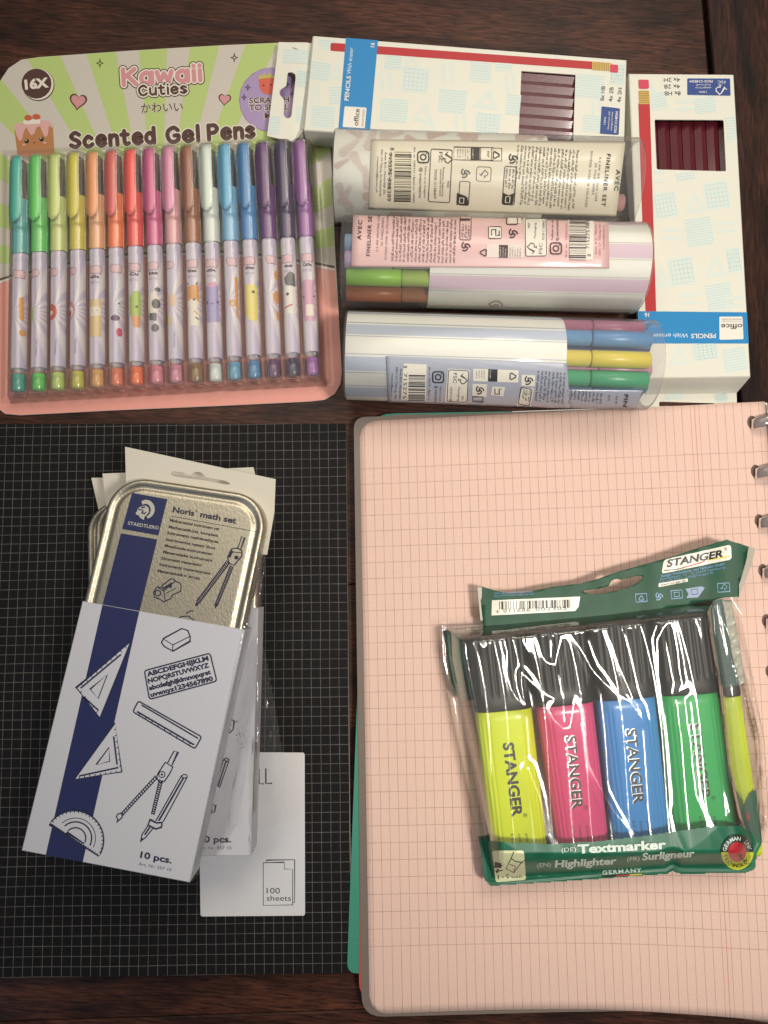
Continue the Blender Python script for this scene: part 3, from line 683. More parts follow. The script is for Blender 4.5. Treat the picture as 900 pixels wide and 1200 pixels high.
for i in range(16):
    A = W(*tops[i], PRZ+5.2); A.z = PRZ; B = W(*bots[i], PRZ); ang = math.atan2((B-A).x, -(B-A).y); LN = (B-A).length; sc_ = LN/143.0
    nm, c1, c2, c3 = pens[i]
    t = thing('gel_pen', '%s gel pen with clip, %s' % (nm, beside[i]), 'gel pen', (A.x, A.y, 0), ang, 'scented gel pens in the blister tray')
    Mx = FR[t].inverted()
    def pt(name, VF, m, smooth=True):
        V, Fc = VF
        return mesh(name, [Mx @ Vector((x, y*sc_, z)) for x, y, z in V], Fc, m, t, smooth=smooth)
    pt('cap', tubex(0, 0, 0, cone=[(0, .3), (0, 3.4), (.8, 4.2), (2.2, PR-.1), (31, PR-.1)]), smoke)
    pt('refill', tubex(0, 0, 0, 10, cone=[(6, .2), (6, 1.5), (18, 2.2), (31, 3.0)]), inkd)
    # the coloured grip has a wavy, lightly knurled edge
    V = []; Fc = []; nn = 28; vs2 = [27+q*.9 for q in range(36)]
    for a, v in enumerate(vs2):
        for q in range(nn):
            ph = 2*math.pi*q/nn; vv = v
            if a < 3: vv = v-2.2*math.cos(ph-.9)
            if a > 32: vv = v+.5*math.cos(3*ph)
            V.append((( PR+.05+.06*math.sin(a*2.1)*math.cos(ph*6))*math.sin(ph), -vv, PRZ+(PR+.05+.09*math.sin(a*2.1)*math.cos(ph*6))*math.cos(ph)))
    for a in range(len(vs2)-1):
        for q in range(nn): Fc.append((a*nn+q, a*nn+(q+1) % nn, (a+1)*nn+(q+1) % nn, (a+1)*nn+q))
    pt('grip', (V, Fc), mat('grip_'+c2, '#'+c2, .3, coat=.3))
    # clip: a tongue bent over the top of the cap
    V = []; Fc = []; cl = 41; m_ = 14; nq = 6
    for a in range(m_+1):
        f = a/m_; v = -.6+cl*f; hw = 46*(1-.15*math.sin(f*3))*math.sqrt(max(0, 1-max(0, (f-.72)/.28)**2.2))+2; ce = -24+14*f
        for q in range(nq+1):
            ph = R(ce+hw*(q/nq*2-1)); r = PR+1.15-.9*max(0, .12-f)/.12-.2*abs(q/nq*2-1)
            V.append((r*math.sin(ph), -v, PRZ+r*math.cos(ph)))
    for a in range(m_):
        for q in range(nq): b_ = a*(nq+1)+q; Fc.append((b_, b_+1, b_+nq+2, b_+nq+1))
    o = pt('clip', (V, Fc), mat('clip_'+c1, '#'+c1, .32, coat=.3)); so = o.modifiers.new('thick', 'SOLIDIFY'); so.thickness = .001; so.offset = -1
    pt('barrel', tubex(4.35, 58.4, 128.5, 24), swirl)
    pt('barrel_end', tubex(0, 0, 0, 20, cone=[(128.5, 4.2), (141.5, 4.3), (142.6, 3.8), (143, .3)]), clearp)
    pt('end_plug', tubex(0, 0, 0, 20, cone=[(131.5, .3), (131.5, 3.2), (132.2, 3.9), (140.6, 3.95), (141.6, 3.3), (141.8, .3)]), mat('plug_'+c3, '#'+c3, .3, coat=.4))
    k = Ink(); pen_art(i, k)
    k.build('barrel_print', t, lambda u, v, l: Mx @ Vector(((4.36+.03*l)*math.sin(u/4.4), -(58.4+v)*sc_, PRZ+(4.36+.03*l)*math.cos(u/4.4))), cut=(0, 1.1))
# blister tray: one sheet pressed over all the pens
segs = [(Vector((*W(*tops[i], PRZ+5.2)[:2], PRZ)), W(*bots[i], PRZ)) for i in range(16)]
bq = [(2, 176), (377, 156), (392, 452), (-1, 474)]
BQ = [W(*p, ZC) for p in bq]; nx, ny = 250, 150; V = []; Fc = []
for j in range(ny+1):
    for i in range(nx+1):
        s, t = i/nx, j/ny
        p = BQ[0].lerp(BQ[1], s).lerp(BQ[3].lerp(BQ[2], s), t); h = 0
        for A, B in segs:
            d = (B-A); L2 = d.length; d = d/L2; r = p-A; r.z = 0; al = r.dot(d); la = abs(r.x*d.y-r.y*d.x)
            over = max(0, -1.2-al, al-(L2+1.2))
            sm_ = min(1, max(0, (al-39)/4.5)); top = PRZ-ZC+PR+.75+1.5*(1-sm_*sm_*(3-2*sm_))+.45*math.exp(-((al-59)/1.3)**2)+.3*math.exp(-((al-128)/1.2)**2)-.5*min(1, max(0, (al-129)/3))
            if la < 6.6:
                prof = top*(1-(la/6.6)**3.2)**.5 if la < 6.6 else 0
                fall = max(0, 1-over/2.2); h = max(h, prof*min(1, fall*1.0)**.5)
        ed = min(s*375/2, (1-s)*375/2, t*300/2, (1-t)*300/2)
        lip = .3+.7*math.exp(-((ed-4)/1.8)**2)
        V.append((p.x, p.y, ZC+max(h, lip)))
for j in range(ny):
    for i in range(nx): a = j*(nx+1)+i; Fc.append((a, a+nx+1, a+nx+2, a+1))
mesh('blister', V, Fc, clear('blister_clear', (1, 1, .995), .09, .06, (.86, .83, .80), bump=.04, bscale=220, boost=.75), gp, smooth=True)
# ------------------------------------------------------------------ pencil cartons
carton = mat('carton_white', '#e2e1d3', .45, bump=.05, bscale=500)
cyan = P_('d8e2da'); cyan2 = P_('bfd6d4'); blue = P_('1c86c4'); redp = P_('b8282e'); fscb = P_('2d4a8c'); whitep = P_('eae6da'); gold = P_('c9a648', .35); rub = P_('cf4058')
_al = [0]
def art(k, kind, x, y, w_, h, ang):
    _al[0] = (_al[0]+1) % 30; a1 = .6+_al[0]*.055; a2 = a1+.03
    c, q = math.cos(R(ang)), math.sin(R(ang))
    T = lambda a, b: (x+a*c+b*q, y-a*q+b*c)
    if kind == 'P':
        k.rect(x, y, w_, h, cyan, a1, ang)
        for j in range(int(h/3)): k.line([T(-w_/2, -h/2+3*j+1.5), T(w_/2, -h/2+3*j+1.5)], .8, cyan2, a2)
    elif kind == 'G':
        k.rect(x, y, w_, h, cyan, a1, ang); k.outline(x, y, w_*.8, h*.8, .8, cyan2, a2, ang)
        for j in range(1, 5):
            f = -.4+.16*j; k.line([T(-w_*.4, h*f), T(w_*.4, h*f)], .7, cyan2, a2); k.line([T(w_*f, -h*.4), T(w_*f, h*.4)], .7, cyan2, a2)
    elif kind == 'T':
        k.poly([T(-w_/2, h/2), T(w_/2, h/2), T(w_*.1, -h/2)], cyan, a1, holes=[[T(-w_*.22, h*.3), T(w_*.24, h*.3), T(w_*.06, -h*.1)]])
    else:
        for s in (-1, 1):
            k.poly([T(s*w_*.28-w_*.13, -h/2), T(s*w_*.28+w_*.13, -h/2), T(s*w_*.28+w_*.13, h*.3), T(s*w_*.28, h/2), T(s*w_*.28-w_*.13, h*.3)], cyan, a1)
def fsc(k, x, y, s, ang, m, layer):
    c, q = math.cos(R(ang)), math.sin(R(ang)); T = lambda a, b: (x+a*s*c+b*s*q, y-a*s*q+b*s*c)
    k.line([T(-1, -.1), T(-.6, .3), T(.0, -.7)], s*.18, m, layer)
    k.line([T(.0, -.7), T(.35, -.95), T(.65, -.55), T(.95, -.35), T(.95, .1), T(.6, .4), T(.2, .35), T(.2, .75)], s*.16, m, layer)
    k.line([T(-.05, .75), T(.45, .75)], s*.14, m, layer)
wood_end = mat('pencil_maroon', '#5c1f28', .36, coat=.5, bump=.12, bscale=700)
def pencil(parent_label, A, B, roll, idx, group, label):
    """hexagonal pencil lying from A to B"""
    A, B = Vector(A), Vector(B); d = (B-A).normalized(); t = thing('pencil', label, 'pencil', (A.x, A.y, A.z), math.atan2(d.y, d.x), group)
    inv = FR[t].inverted(); L_ = (B-A).length
    def hexa(x0, x1, r, m, name, n=6, tip=None):
        V = []; Fc = []; rings = [(x0, r), (x1, r)]+([(tip, .4)] if tip else [])
        for x, rr in rings:
            for q in range(n): a = 2*math.pi*q/n+roll; V.append(inv @ Vector((x, rr*math.cos(a), rr*math.sin(a))))
        for a in range(len(rings)-1):
            for q in range(n): Fc.append((a*n+q, a*n+(q+1) % n, (a+1)*n+(q+1) % n, (a+1)*n+q))
        Fc.append(tuple(range(n-1, -1, -1))); Fc.append(tuple((len(rings)-1)*n+q for q in range(n)))
        return mesh(name, V, Fc, m, t)
    hexa(0, L_-18, 3.85, wood_end, 'shaft'); hexa(-6, 0, 3.2, mat('eraser_red', '#b5443f', .7), 'eraser', 12)
    hexa(-.01-5, 6, 3.9, mat('ferrule', (.7, .55, .25), .3, 1), 'ferrule', 14)
    hexa(L_-18, L_-8, 3.4, mat('pencil_wood', '#c49a6a', .7), 'sharpened_tip', 6, tip=L_)
    return t

# --- box lying across the top
P1 = ['highest in the window of the carton across the top', 'second from the top edge of the upper carton window', 'third from the top edge of the upper carton window', 'in the middle of the upper carton window', 'third from the bottom of the upper carton window', 'second from the bottom of the upper carton window', 'lowest in the upper carton window, beside the clear tube']
P2 = ['hidden under the red printed pencil', 'leftmost in its window', 'second from the left in its window, stamped faintly', 'third from the left in its window', 'fourth from the left in its window', 'rightmost fully seen in its window', 'just under the right edge of its window']
H1 = 15.5
b1 = [(367, 41.5), (734.5, 70), (731.5, 176), (356, 152.5)]
pA = W(*b1[3], H1)
d1 = W(*b1[1], H1)-W(*b1[0], H1)
box1 = thing('pencil_box', 'white pencil carton lying across the top with glossy maroon pencils in its window', 'pencil box', (pA.x, pA.y, 0), math.atan2(d1.y, d1.x), 'cartons of pencils with eraser')
win1 = [(607.5, 164), (671.5, 169), (674.5, 87.5), (611, 83)][::-1]
box_quad('carton', b1, 1.0, H1, carton, box1, hole=win1)
k = Ink()
crop3 = lambda x, y: (x/2.045+310, y/2.045+20)
for kd, x, y, w_, h, an in [('P', 150, 66, 40, 24, -6), ('P', 134, 130, 46, 44, -8), ('T', 172, 128, 34, 44, -10), ('P', 140, 240, 56, 52, -4), ('N', 122, 188, 26, 50, 4), ('P', 172, 188, 34, 44, 4),
        ('P', 308, 106, 40, 40, -6), ('T', 350, 108, 52, 46, -8), ('N', 292, 160, 34, 52, 5), ('G', 362, 150, 66, 62, -6), ('N', 440, 134, 34, 52, 5), ('P', 450, 202, 66, 56, -5), ('P', 310, 224, 66, 56, -5), ('T', 380, 226, 54, 52, -8),
        ('P', 518, 132, 50, 48, -5), ('T', 532, 194, 62, 52, -8), ('N', 470, 252, 34, 48, 5), ('G', 535, 254, 62, 50, -6), ('N', 590, 160, 30, 50, 5), ('P', 574, 112, 40, 36, -5), ('P', 780, 166, 66, 56, -5), ('N', 796, 216, 30, 46, 5),
        ('T', 392, 258, 50, 40, -8), ('P', 786, 255, 44, 40, -5), ('T', 700, 100, 44, 20, -5), ('P', 596, 210, 34, 50, -6), ('G', 846, 136, 34, 50, -6)]:
    X, Y = crop3(x, y); art(k, kd, X, Y, w_/2.045, h/2.045, an)
k.poly(roundpoly([(387.5, 50), (699, 72.5), (699.3, 81.6), (387, 59.5)], 2.5), redp, 2)
k.poly([(405.3, 44.3), (443, 47.2), (433.6, 153.5), (396.3, 152.4)], blue, 3)
k.poly(roundpoly([(694, 72), (717, 73.8), (717, 83.6), (694, 82)], [0, 1, 1, 0]), gold, 3)
for j in range(9): k.line([(696+j*2.1, 72.6+j*.14), (696+j*2.1, 81.8+j*.14)], .7, P_('8d6f2a', .35), 4)
k.poly(roundpoly([(715, 75.4), (724.5, 76), (724.3, 85.4), (715, 84.8)], 2), rub, 5)
k.text('PENCILS', 408.3, 118, 4.9, 84.5, whitep, 5, bold=.02, width=29); k.text('With eraser', 411, 86.5, 4.9, 84.5, P_('dfeaf0'), 5, shear=.2, width=31)
k.text('16', 438.5, 55.5, 4.6, 84, whitep, 5, bold=.02)
k.poly(roundpoly([(403.8, 124.5), (429.6, 126.2), (427.5, 150.3), (401.5, 148.8)], 1.5), whitep, 5)
k.text('office', 419.2, 147.5, 5.2, 84.5, P_('3c3b40'), 6, bold=.015, width=20); k.text('essentials', 425.8, 148, 3.4, 84.5, P_('8d8d92'), 6, width=20)
k.line([(420.2, 147), (421.8, 127.4)], .35, P_('8d8d92'), 6)
for t, x, y in (('8x HB', 707.8, 118), ('4x 2B', 717.6, 119.2), ('4x 2H', 727.5, 120)): k.text(t, x, y, 4.6, 85, P_('3c4048'), 5, width=17)
k.poly(roundpoly([(705, 124.5), (726.5, 127), (725, 158), (703, 156.5)], 1.5), fscb, 5)
k.text('100%', 709.6, 146, 2.2, 86, whitep, 6, width=9); k.text('Wood from well', 713.6, 152, 2, 86, whitep, 6, width=21); k.text('managed forests', 717, 153, 2, 86, whitep, 6, width=22)
k.text('FSC® C148364', 722.4, 155.5, 2.8, 86, whitep, 6, bold=.02, width=25)
k.build('print', box1, on_plane(H1))
ax = (W(734.5, 70, H1)-W(367, 41.5, H1)).normalized(); ax.z = 0
desc = ['topmost in the window', 'second from the top in the window', 'third from the top in the window', 'fourth from the top in the window', 'fifth from the top in the window', 'lowest in the window, by the clear tube', 'under the top pencil edge']
zc = H1-1.2-3.7
edge0 = W(640, 78.5, H1); dn_ = Vector((ax.y, -ax.x, 0))
wid = (W(356, 152.5, H1)-W(367, 41.5, H1)).length
ya = W(730, 76, H1); base = W(724, 70+2, zc+3)
pitch = 6.86
start = W(640, 88.5, zc+3.3)
for j in range(7):
    c = start+dn_*(pitch*j); c.z = zc
    s0 = W(728, 76, H1); xr = (s0-c).dot(ax)-9
    pencil(None, c+ax*xr, c+ax*(xr-172), R(30), j, 'maroon pencils lying in the carton across the top', 'glossy maroon pencil, %s' % P1[j])
# hang tab of the box, folded over the gel pen card
tabm = carton
def fold(name, quads, m, parent, holes=None, thick=.5):
    V = []; Fc = []
    for q in quads:
        if len(q) == 2:
            outer, hs = q; vs2, tr = tess([[(p[0], p[1]) for p in outer]]+[[(p[0], p[1]) for p in h] for h in hs])
            zz = {}; o3 = [W(*p) for p in outer]
            n_ = (o3[1]-o3[0]).cross(o3[2]-o3[0])
            k0 = len(V)
            for p in vs2:
                d = ray(*p); tt = (o3[0]-CAMP).dot(n_)/d.dot(n_); V.append(CAMP+d*tt)
            Fc += [tuple(k0+i for i in t) for t in tr]
        else:
            k0 = len(V); V += [W(*p) for p in q]; Fc.append(tuple(range(k0, k0+len(q))))
    o = mesh(name, V, Fc, m, parent); fix_normals(o)
    s = o.modifiers.new('thick', 'SOLIDIFY'); s.thickness = thick*MM; s.offset = -1
    return o
slot = roundpoly([(337, 86), (338.5, 84.5), (342, 84.5), (346.2, 87), (346.4, 92), (341.5, 136), (339, 138.5), (335, 138.3), (332.4, 135), (333, 117), (328, 111), (327.5, 107), (330, 104), (335.5, 100.5)], .9, 3)
slot2 = [(341.5, 55.5), (346, 56), (351, 59), (355.5, 62), (350, 60.5)]
fold('hang_tab', [([(326.8, 49.3, 9), (364.8, 50.6, 9), (351, 151, 9), (344, 166.3, 9), (313, 159.3, 9)], [slot, slot2]), [(351, 151, 9), (357.5, 150, 13.5), (357.8, 163, 3), (344, 166.3, 9)], [(364.8, 50.6, 9), (366.6, 43, 14.6), (356.4, 151.8, 14.6), (351, 151, 9)]], tabm, box1)
k = Ink(); art(k, 'P', 347, 66, 30, 16, -3); art(k, 'G', 355, 92, 16, 20, -5); art(k, 'P', 322, 147, 12, 22, -4); art(k, 'P', 351, 134, 8, 20, -4)
k.build('print', box1, on_plane(9.03))

# --- box standing down the right side
H2 = 15.5
b2 = [(737, 86), (860, 87), (879.7, 441.5), (751.5, 443.5)]
pB = W(*b2[3], H2); d2 = W(*b2[0], H2)-W(*b2[3], H2)
box2 = thing('pencil_box', 'white pencil carton pointing down the right side with dark maroon pencils in its window', 'pencil box', (pB.x, pB.y, 0), math.atan2(d2.y, d2.x)-math.pi/2, 'cartons of pencils with eraser')
win2 = roundpoly([(767, 140), (848, 140.5), (850.8, 200.8), (769.6, 198.6)], 2, 3)
bb2 = []
for p in b2: v = W(p[0], p[1], H2); bb2.append(v)
# lower end slopes outward a little, as its glued flaps do
V = [bb2[0], bb2[1], bb2[2], bb2[3]]
def px_of(v):
    q = CR.transposed() @ (Vector(v)-CAMP); return (450+F*q.x/-q.z, 600-F*q.y/-q.z)
low = [W(862.5, 461.5, .4), W(757, 463, .4)]
c = .5; o_ = box_quad('carton', b2, .4, H2, carton, box2, hole=win2)
me = o_.data; inv = FR[box2]
targets = {10: low[0], 11: low[1]}
for i, v in targets.items(): me.vertices[i].co = (inv @ v)*MM
k = Ink()
crop6 = lambda x, y: (x/2.727+700, y/2.727+60)
for kd, x, y, w_, h, an in [('G', 218, 492, 76, 86, 10), ('T', 310, 482, 74, 70, 10), ('G', 382, 460, 80, 88, 9), ('N', 240, 584, 44, 70, 92), ('P', 326, 578, 84, 92, 9), ('N', 412, 562, 44, 70, 93), ('G', 270, 704, 82, 92, 9), ('T', 374, 684, 74, 78, 10), ('G', 437, 668, 44, 84, 9),
        ('P', 390, 786, 80, 88, 9), ('N', 296, 792, 44, 70, 92), ('T', 204, 716, 50, 80, 10), ('N', 440, 800, 44, 60, 92), ('T', 258, 968, 70, 70, 8), ('G', 345, 958, 84, 60, 9), ('P', 440, 986, 72, 76, 9), ('N', 286, 172, 44, 66, 92), ('P', 196, 160, 50, 56, 9),
        ('P', 345, 172, 66, 50, 8), ('T', 165, 115, 50, 50, 9), ('N', 190, 400, 50, 60, 92), ('P', 428, 250, 30, 80, 6), ('P', 282, 400, 60, 26, 9)]:
    X, Y = crop6(x, y); art(k, kd, X, Y, w_/2.727, h/2.727, an)
k.poly([(748, 121), (761.5, 121), (769, 366), (756.5, 366)], redp, 3)
k.poly([(748, 106), (760.5, 106), (761.6, 122), (749, 122)], gold, 4)
for j in range(7): k.line([(748.5+j*.1, 107.5+j*2.1), (760.3+j*.1, 107.5+j*2.1)], .7, P_('8d6f2a', .35), 5)
k.poly(roundpoly([(748, 93.2), (760.2, 93.4), (760.6, 104), (748.6, 104)], 2), rub, 5)
k.poly([(747.3, 364.6), (875.4, 366), (877.4, 402.5), (749.3, 402.5)], blue, 4)
# the print reads upside down here
k.text('16', 758, 366.8, 4.6, 181, whitep, 5, bold=.02, anchor='c'); k.text('PENCILS', 838.8, 391, 5, 180.8, whitep, 5, bold=.02, width=29); k.text('With eraser', 806, 390.6, 5, 180.8, P_('dfeaf0'), 5, shear=.2, width=42)
k.poly(roundpoly([(843, 371), (870, 371), (871.3, 397.5), (843.2, 398.2)], 1.5), whitep, 5)
k.text('office', 870, 377.3+2.2, 6, 180.5, P_('3c3b40'), 6, bold=.015, width=25); k.text('essentials', 869, 373.3, 3, 180.5, P_('8d8d92'), 6, width=23); k.line([(845, 377), (869.5, 377)], .35, P_('8d8d92'), 6)
for t, x, y in (('4x 2H', 797, 91.2), ('4x 2B', 797.2, 99), ('8x HB', 797.6, 107)): k.text(t, x, y, 4.6, 180.5, P_('3c4048'), 5, width=19)
k.poly(roundpoly([(805.5, 91.8), (855.5, 92), (856.2, 112), (805.5, 111)], 1.2), fscb, 5)
fsc(k, 845.3, 104.5, 6.5, 181, whitep, 6); k.text('FSC', 850, 94.5, 3.2, 180.5, whitep, 6, width=9)
k.text('FSC® C148364', 835, 94, 2.6, 180.5, whitep, 6, bold=.02, width=27); k.text('Wood from well', 833, 98.5, 2, 180.5, whitep, 6, width=17); k.text('managed forests', 833, 102, 2, 180.5, whitep, 6, width=18); k.text('100%', 828, 106.6, 2.2, 180.5, whitep, 6, width=9)
k.build('print', box2, on_plane(H2))
up = (W(750, 200, H2)-W(751.5, 443.5, H2)); a2 = (W(737, 86, H2)-W(751.5, 443.5, H2)).normalized(); a2.z = 0; r2 = Vector((a2.y, -a2.x, 0))
for j in range(7):
    c = W(781.5+14.4*(j-1), 170, zc+3.3); c.z = zc-2.6
    xr = (W(740, 92, H2)-c).dot(a2)-9
    pencil(None, c+a2*xr, c+a2*(xr-168), R(30), j, 'maroon pencils lying in the carton on the right', 'maroon pencil in the right hand carton, %s' % P2[j])
tabpoly = [(757, 455), (863, 455), (863.5, 473), (866, 500), (745, 505), (744, 478)]
sl = roundpoly([(772, 470.6), (838, 472.5), (838, 488), (774, 488)], 3)
slab('hang_tab', [tabpoly, sl], .45, .9, carton, box2)
k = Ink(); art(k, 'P', 790, 462, 20, 12, 6); k.build('print', box2, on_plane(.92)); k = Ink(); art(k, 'G', 845, 465, 16, 12, 6); k.build('print', box2, on_plane(.92))
k = Ink()

# ------------------------------------------------------------------ fineliner tubes
RT = 24.0
tubeclear = clear('tube_clear', (.985, .98, .985), .11, .08, (.87, .85, .84), boost=.5)
glossovr = clear('tube_gloss', (1, 1, 1), .10, 0.0, bump=.10, bscale=45)
class Tube:
    def __init__(s, pl, pr, ym_l, ym_r, name_label, yl=None):
        """pl, pr: pixel x of the two ends on the crown of the tube; ym: pixel y of the axis there"""
        s.A = W(pl, ym_l, 26); s.B = W(pr, ym_r, 30); s.A.z = s.B.z = RT+.2
        s.d = (s.B-s.A).normalized(); s.L = (s.B-s.A).length; s.n = Vector((s.d.y, -s.d.x, 0)); s.up = Vector((0, 0, 1))
        s.t = thing('fineliner_tube', name_label, 'pen tube', (s.A.x, s.A.y, 0), math.atan2(s.d.y, s.d.x), 'clear tubes of fineliners')
    def at(s, u, ph, r): return s.A+s.d*u+s.n*(math.sin(ph)*r)+s.up*(math.cos(ph)*r)
    def hit(s, px, py, r):
        """pixel -> (u, phi) on the cylinder of radius r"""
        D = ray(px, py); O = CAMP-s.A; D2 = D-s.d*D.dot(s.d); O2 = O-s.d*O.dot(s.d)
        a = D2.dot(D2); b = 2*D2.dot(O2); c = O2.dot(O2)-r*r; q = b*b-4*a*c
        t = (-b-math.sqrt(max(0, q)))/(2*a); P = CAMP+D*t-s.A
        return P.dot(s.d), math.atan2(P.dot(s.n), P.z)
    def surf(s, off=0.0):
        def f(px, py, l):
            r = RT+off+LAY*l; u, ph = s.hit(px, py, r); return s.at(u, ph, r)
        return f
    def shell(s, name, u0, u1, r, m, n=72, p0=0, p1=360, rings=None, wob=0.0, smooth=True):
        V = []; Fc = []; full = p1-p0 >= 360; mm = n if full else n+1; rs = rings or [(u0, r), (u1, r)]
        for u, rr in rs:
            for q in range(mm):
                ph = R(p0+(p1-p0)*q/n); V.append(s.at(u, ph, rr))
        for a in range(len(rs)-1):
            for q in range(n): Fc.append((a*mm+q, a*mm+(q+1) % mm, (a+1)*mm+(q+1) % mm, (a+1)*mm+q))
        return mesh(name, V, Fc, m, s.t, smooth=smooth)
    def wrapped(s, name, quad, off, m, nu=30, nv=28, wob=0.0):
        """sticker: pixel quad TL TR BR BL laid on the tube, with thickness"""
        V = []; Fc = []
        for j in range(nv+1):
            for i in range(nu+1):
                p = bil(quad, i/nu, j/nv); u, ph = s.hit(p.x, p.y, RT+off); rr = RT+off+wob*(math.sin(i*1.3+j*.9)*.5+math.sin(i*.5-j*1.7)*.5)
                V.append(s.at(u, ph, rr))
        for j in range(nv):
            for i in range(nu): a = j*(nu+1)+i; Fc.append((a, a+nu+1, a+nu+2, a+1))
        o = mesh(name, V, Fc, m, s.t, smooth=True); q = o.modifiers.new('thick', 'SOLIDIFY'); q.thickness = .00008; q.offset = 1
        return o
    def body(s):
        s.shell('tube', 0, s.L, RT, tubeclear, rings=[(0, RT-2.5), (.3, RT-.8), (1.2, RT), (s.L-1.2, RT), (s.L-.3, RT-.8), (s.L, RT-2.5)])
        for u in (0.6, s.L-.6):
            s.shell('end_disc', 0, 0, 0, tubeclear, rings=[(u, .05), (u, RT-.9)], smooth=False)
    def liner(s, px0, px1, py, c_cap, c_body, label, cap_px, depth=RT-6.0, rr=4.4, u_from=None):
        """fineliner lying under the wall, seen at pixel row py between px0 and px1"""
        u, ph = s.hit((px0+px1)/2, py, depth)
        u0, _ = s.hit(px0, py, depth); u1, _ = s.hit(px1, py, depth); uc, _ = s.hit(cap_px, py, depth)
        c = s.at(0, ph, depth); t = thing('fineliner', label, 'fineliner', (s.at(u0, ph, depth).x, s.at(u0, ph, depth).y, s.at(u0, ph, depth).z-rr), math.atan2(s.d.y, s.d.x), 'fineliners showing inside the clear tubes')
        def seg(name, a, b, r, m, ch=.5):
            sg = 1 if b > a else -1
            V, Fc = sweep([s.at(a, ph, depth), s.at(a+.01*sg, ph, depth), s.at(a+ch*sg, ph, depth), s.at(b-ch*sg, ph, depth), s.at(b, ph, depth)], [r*.6, r*.86, r, r, r*.86], 18)
            mesh(name, V, Fc, m, t, smooth=True)
        far = u1 if abs(u1-u0) > 120 else (u0+(156 if u1 > u0 else -156))
        seg('cap', u0, uc, rr, mat('liner_'+c_cap, '#'+c_cap, .35)); seg('barrel', uc+(.5 if uc > u0 else -.5), far, rr*.97, mat('liner_'+c_body, '#'+c_body, .35))
        seg('collar', uc-.3, uc+.8, rr*.86, mat('liner_dark_'+c_cap, tuple(x*.5 for x in srgb('#'+c_cap)[:3]), .4), .1)
def insta(k, x, y, s, m, l=4):
    k.outline(x, y, 2*s, 2*s, s*.24, m, l, 0, s*.55); k.line([(x+s*.5*math.cos(R(a)), y+s*.5*math.sin(R(a))) for a in range(0, 360, 24)], s*.22, m, l, True); k.disc(x+s*.6, y-s*.62, s*.13, m, l, n=6)
def recyc(k, x, y, s, m, l=4, ang=0):
    P = [(x+s*math.cos(R(a+ang)), y-s*math.sin(R(a+ang))) for a in (90, 210, 330)]
    for i in range(3):
        a, b = Vector(P[i]), Vector(P[(i+1) % 3]); d = b-a; k.line([a+d*.12, a+d*.8], s*.24, m, l)
        e = a+d*.95; n_ = Vector((-d.y, d.x)).normalized()*s*.24; k.poly([tuple(e), tuple(a+d*.72+n_), tuple(a+d*.72-n_)], m, l)
def swirlic(k, x, y, s, m, l=4):
    for a in (0, 120, 240):
        k.line([(x+s*(.35+.6*q/5)*math.cos(R(a+q*26)), y+s*(.35+.6*q/5)*math.sin(R(a+q*26))) for q in range(6)], s*.26, m, l)
    k.disc(x, y, s*.28, m, l, n=8)
tk = P_('3b3832'); whitet = P_('e6e2d4')
def side_print(k, flip, bar, digits, bx, by, dx, ins, fs, tab, nlx, strips, rec, sw1, sw2, tri, txt0, txtN, head, ground=None):
    pass

# --- top tube: floral
T1 = Tube(391.5, 744, 205, 211, 'fineliner tube with floral paper and cream sticker, uppermost of three')
T1.body()
fl = mat('floral_paper', '#eceddf', .5, bump=.05)
u_in, _ = T1.hit(643, 200, RT-.7)
T1.shell('paper_insert', 1.3, u_in, RT-.7, fl)
k = Ink(); lf = P_('dac6b8'); lf2 = P_('e0d4c8')
rnd = random.Random(5)
def sprig(x, y, s, ang, m):
    c, q = math.cos(R(ang)), math.sin(R(ang)); k.line([(x, y), (x+s*c, y-s*q)], .9, m, 1)
    for i in range(9):
        f = i/8; bx, by = x+s*c*f, y-s*q*f
        for sd in (-1, 1):
            a = ang+sd*(52-12*f); r = s*.15*(1.1-.5*f); k.disc(bx+r*.9*math.cos(R(a)), by-r*.9*math.sin(R(a)), r*.95, m, 1, ry=r*.3, ang=a, n=10)
for x, y, s, a in [(398, 182, 26, 40), (412, 178, 26, -60), (425, 160, 22, 150), (430, 176, 28, 70), (396, 214, 22, -70), (398, 240, 24, 60), (432, 222, 26, 100), (425, 232, 24, 20), (412, 248, 26, 120), (428, 246, 18, 60), (445, 160, 26, 12), (474, 161, 22, -20), (500, 159, 22, 10), (540, 162, 26, 20), (560, 161, 22, 170), (604, 162, 24, 10), (630, 162, 20, 40), (392, 196, 18, 30), (455, 254, 26, 5), (520, 256, 26, 8), (590, 257, 26, 5)]:
    sprig(x, y, s, a, lf if rnd.random() < .6 else lf2)
k.build('floral_print', T1.t, T1.surf(-.6), cut=(1, 3))
cream2 = mat('sticker_cream', '#dcd5bf', .38, coat=.15, bump=.10, bscale=90)
T1.wrapped('sticker', [(435, 163.5), (733, 166), (722, 253.5), (432, 245)], .05, cream2, wob=.05)
k = Ink()
k.micro(457, 178, 48, 1, 5, -92, tk, 3, h=3, seed=2); k.text('Avec B.V., Havendijk 20,', 451, 178, 2.4, -92, tk, 3, width=50, res=2); k.text('5001 CV Tilburg, the Netherlands', 446.5, 175, 2.4, -92, tk, 3, width=55, res=2); k.text('creative@avec.nl', 442, 183, 2.2, -92, tk, 3, width=42, res=2)
k.rect(471, 206, 18, 66, P_('dcd4b8'), 3, 1); k.barcode(472, 208, 60, 19.5, -91, tk, 4, 3, 56)
k.text('8', 457.5, 173, 4.6, -90, tk, 4); k.text('715275', 455.5, 179, 4.2, -91, tk, 4, width=26); k.text('388389', 454.5, 209, 4.2, -91, tk, 4, width=27)
k.text('Art. nr. 1030101 | Batch nr. 100601', 485, 172, 2.2, -91, tk, 4, width=66, res=2)
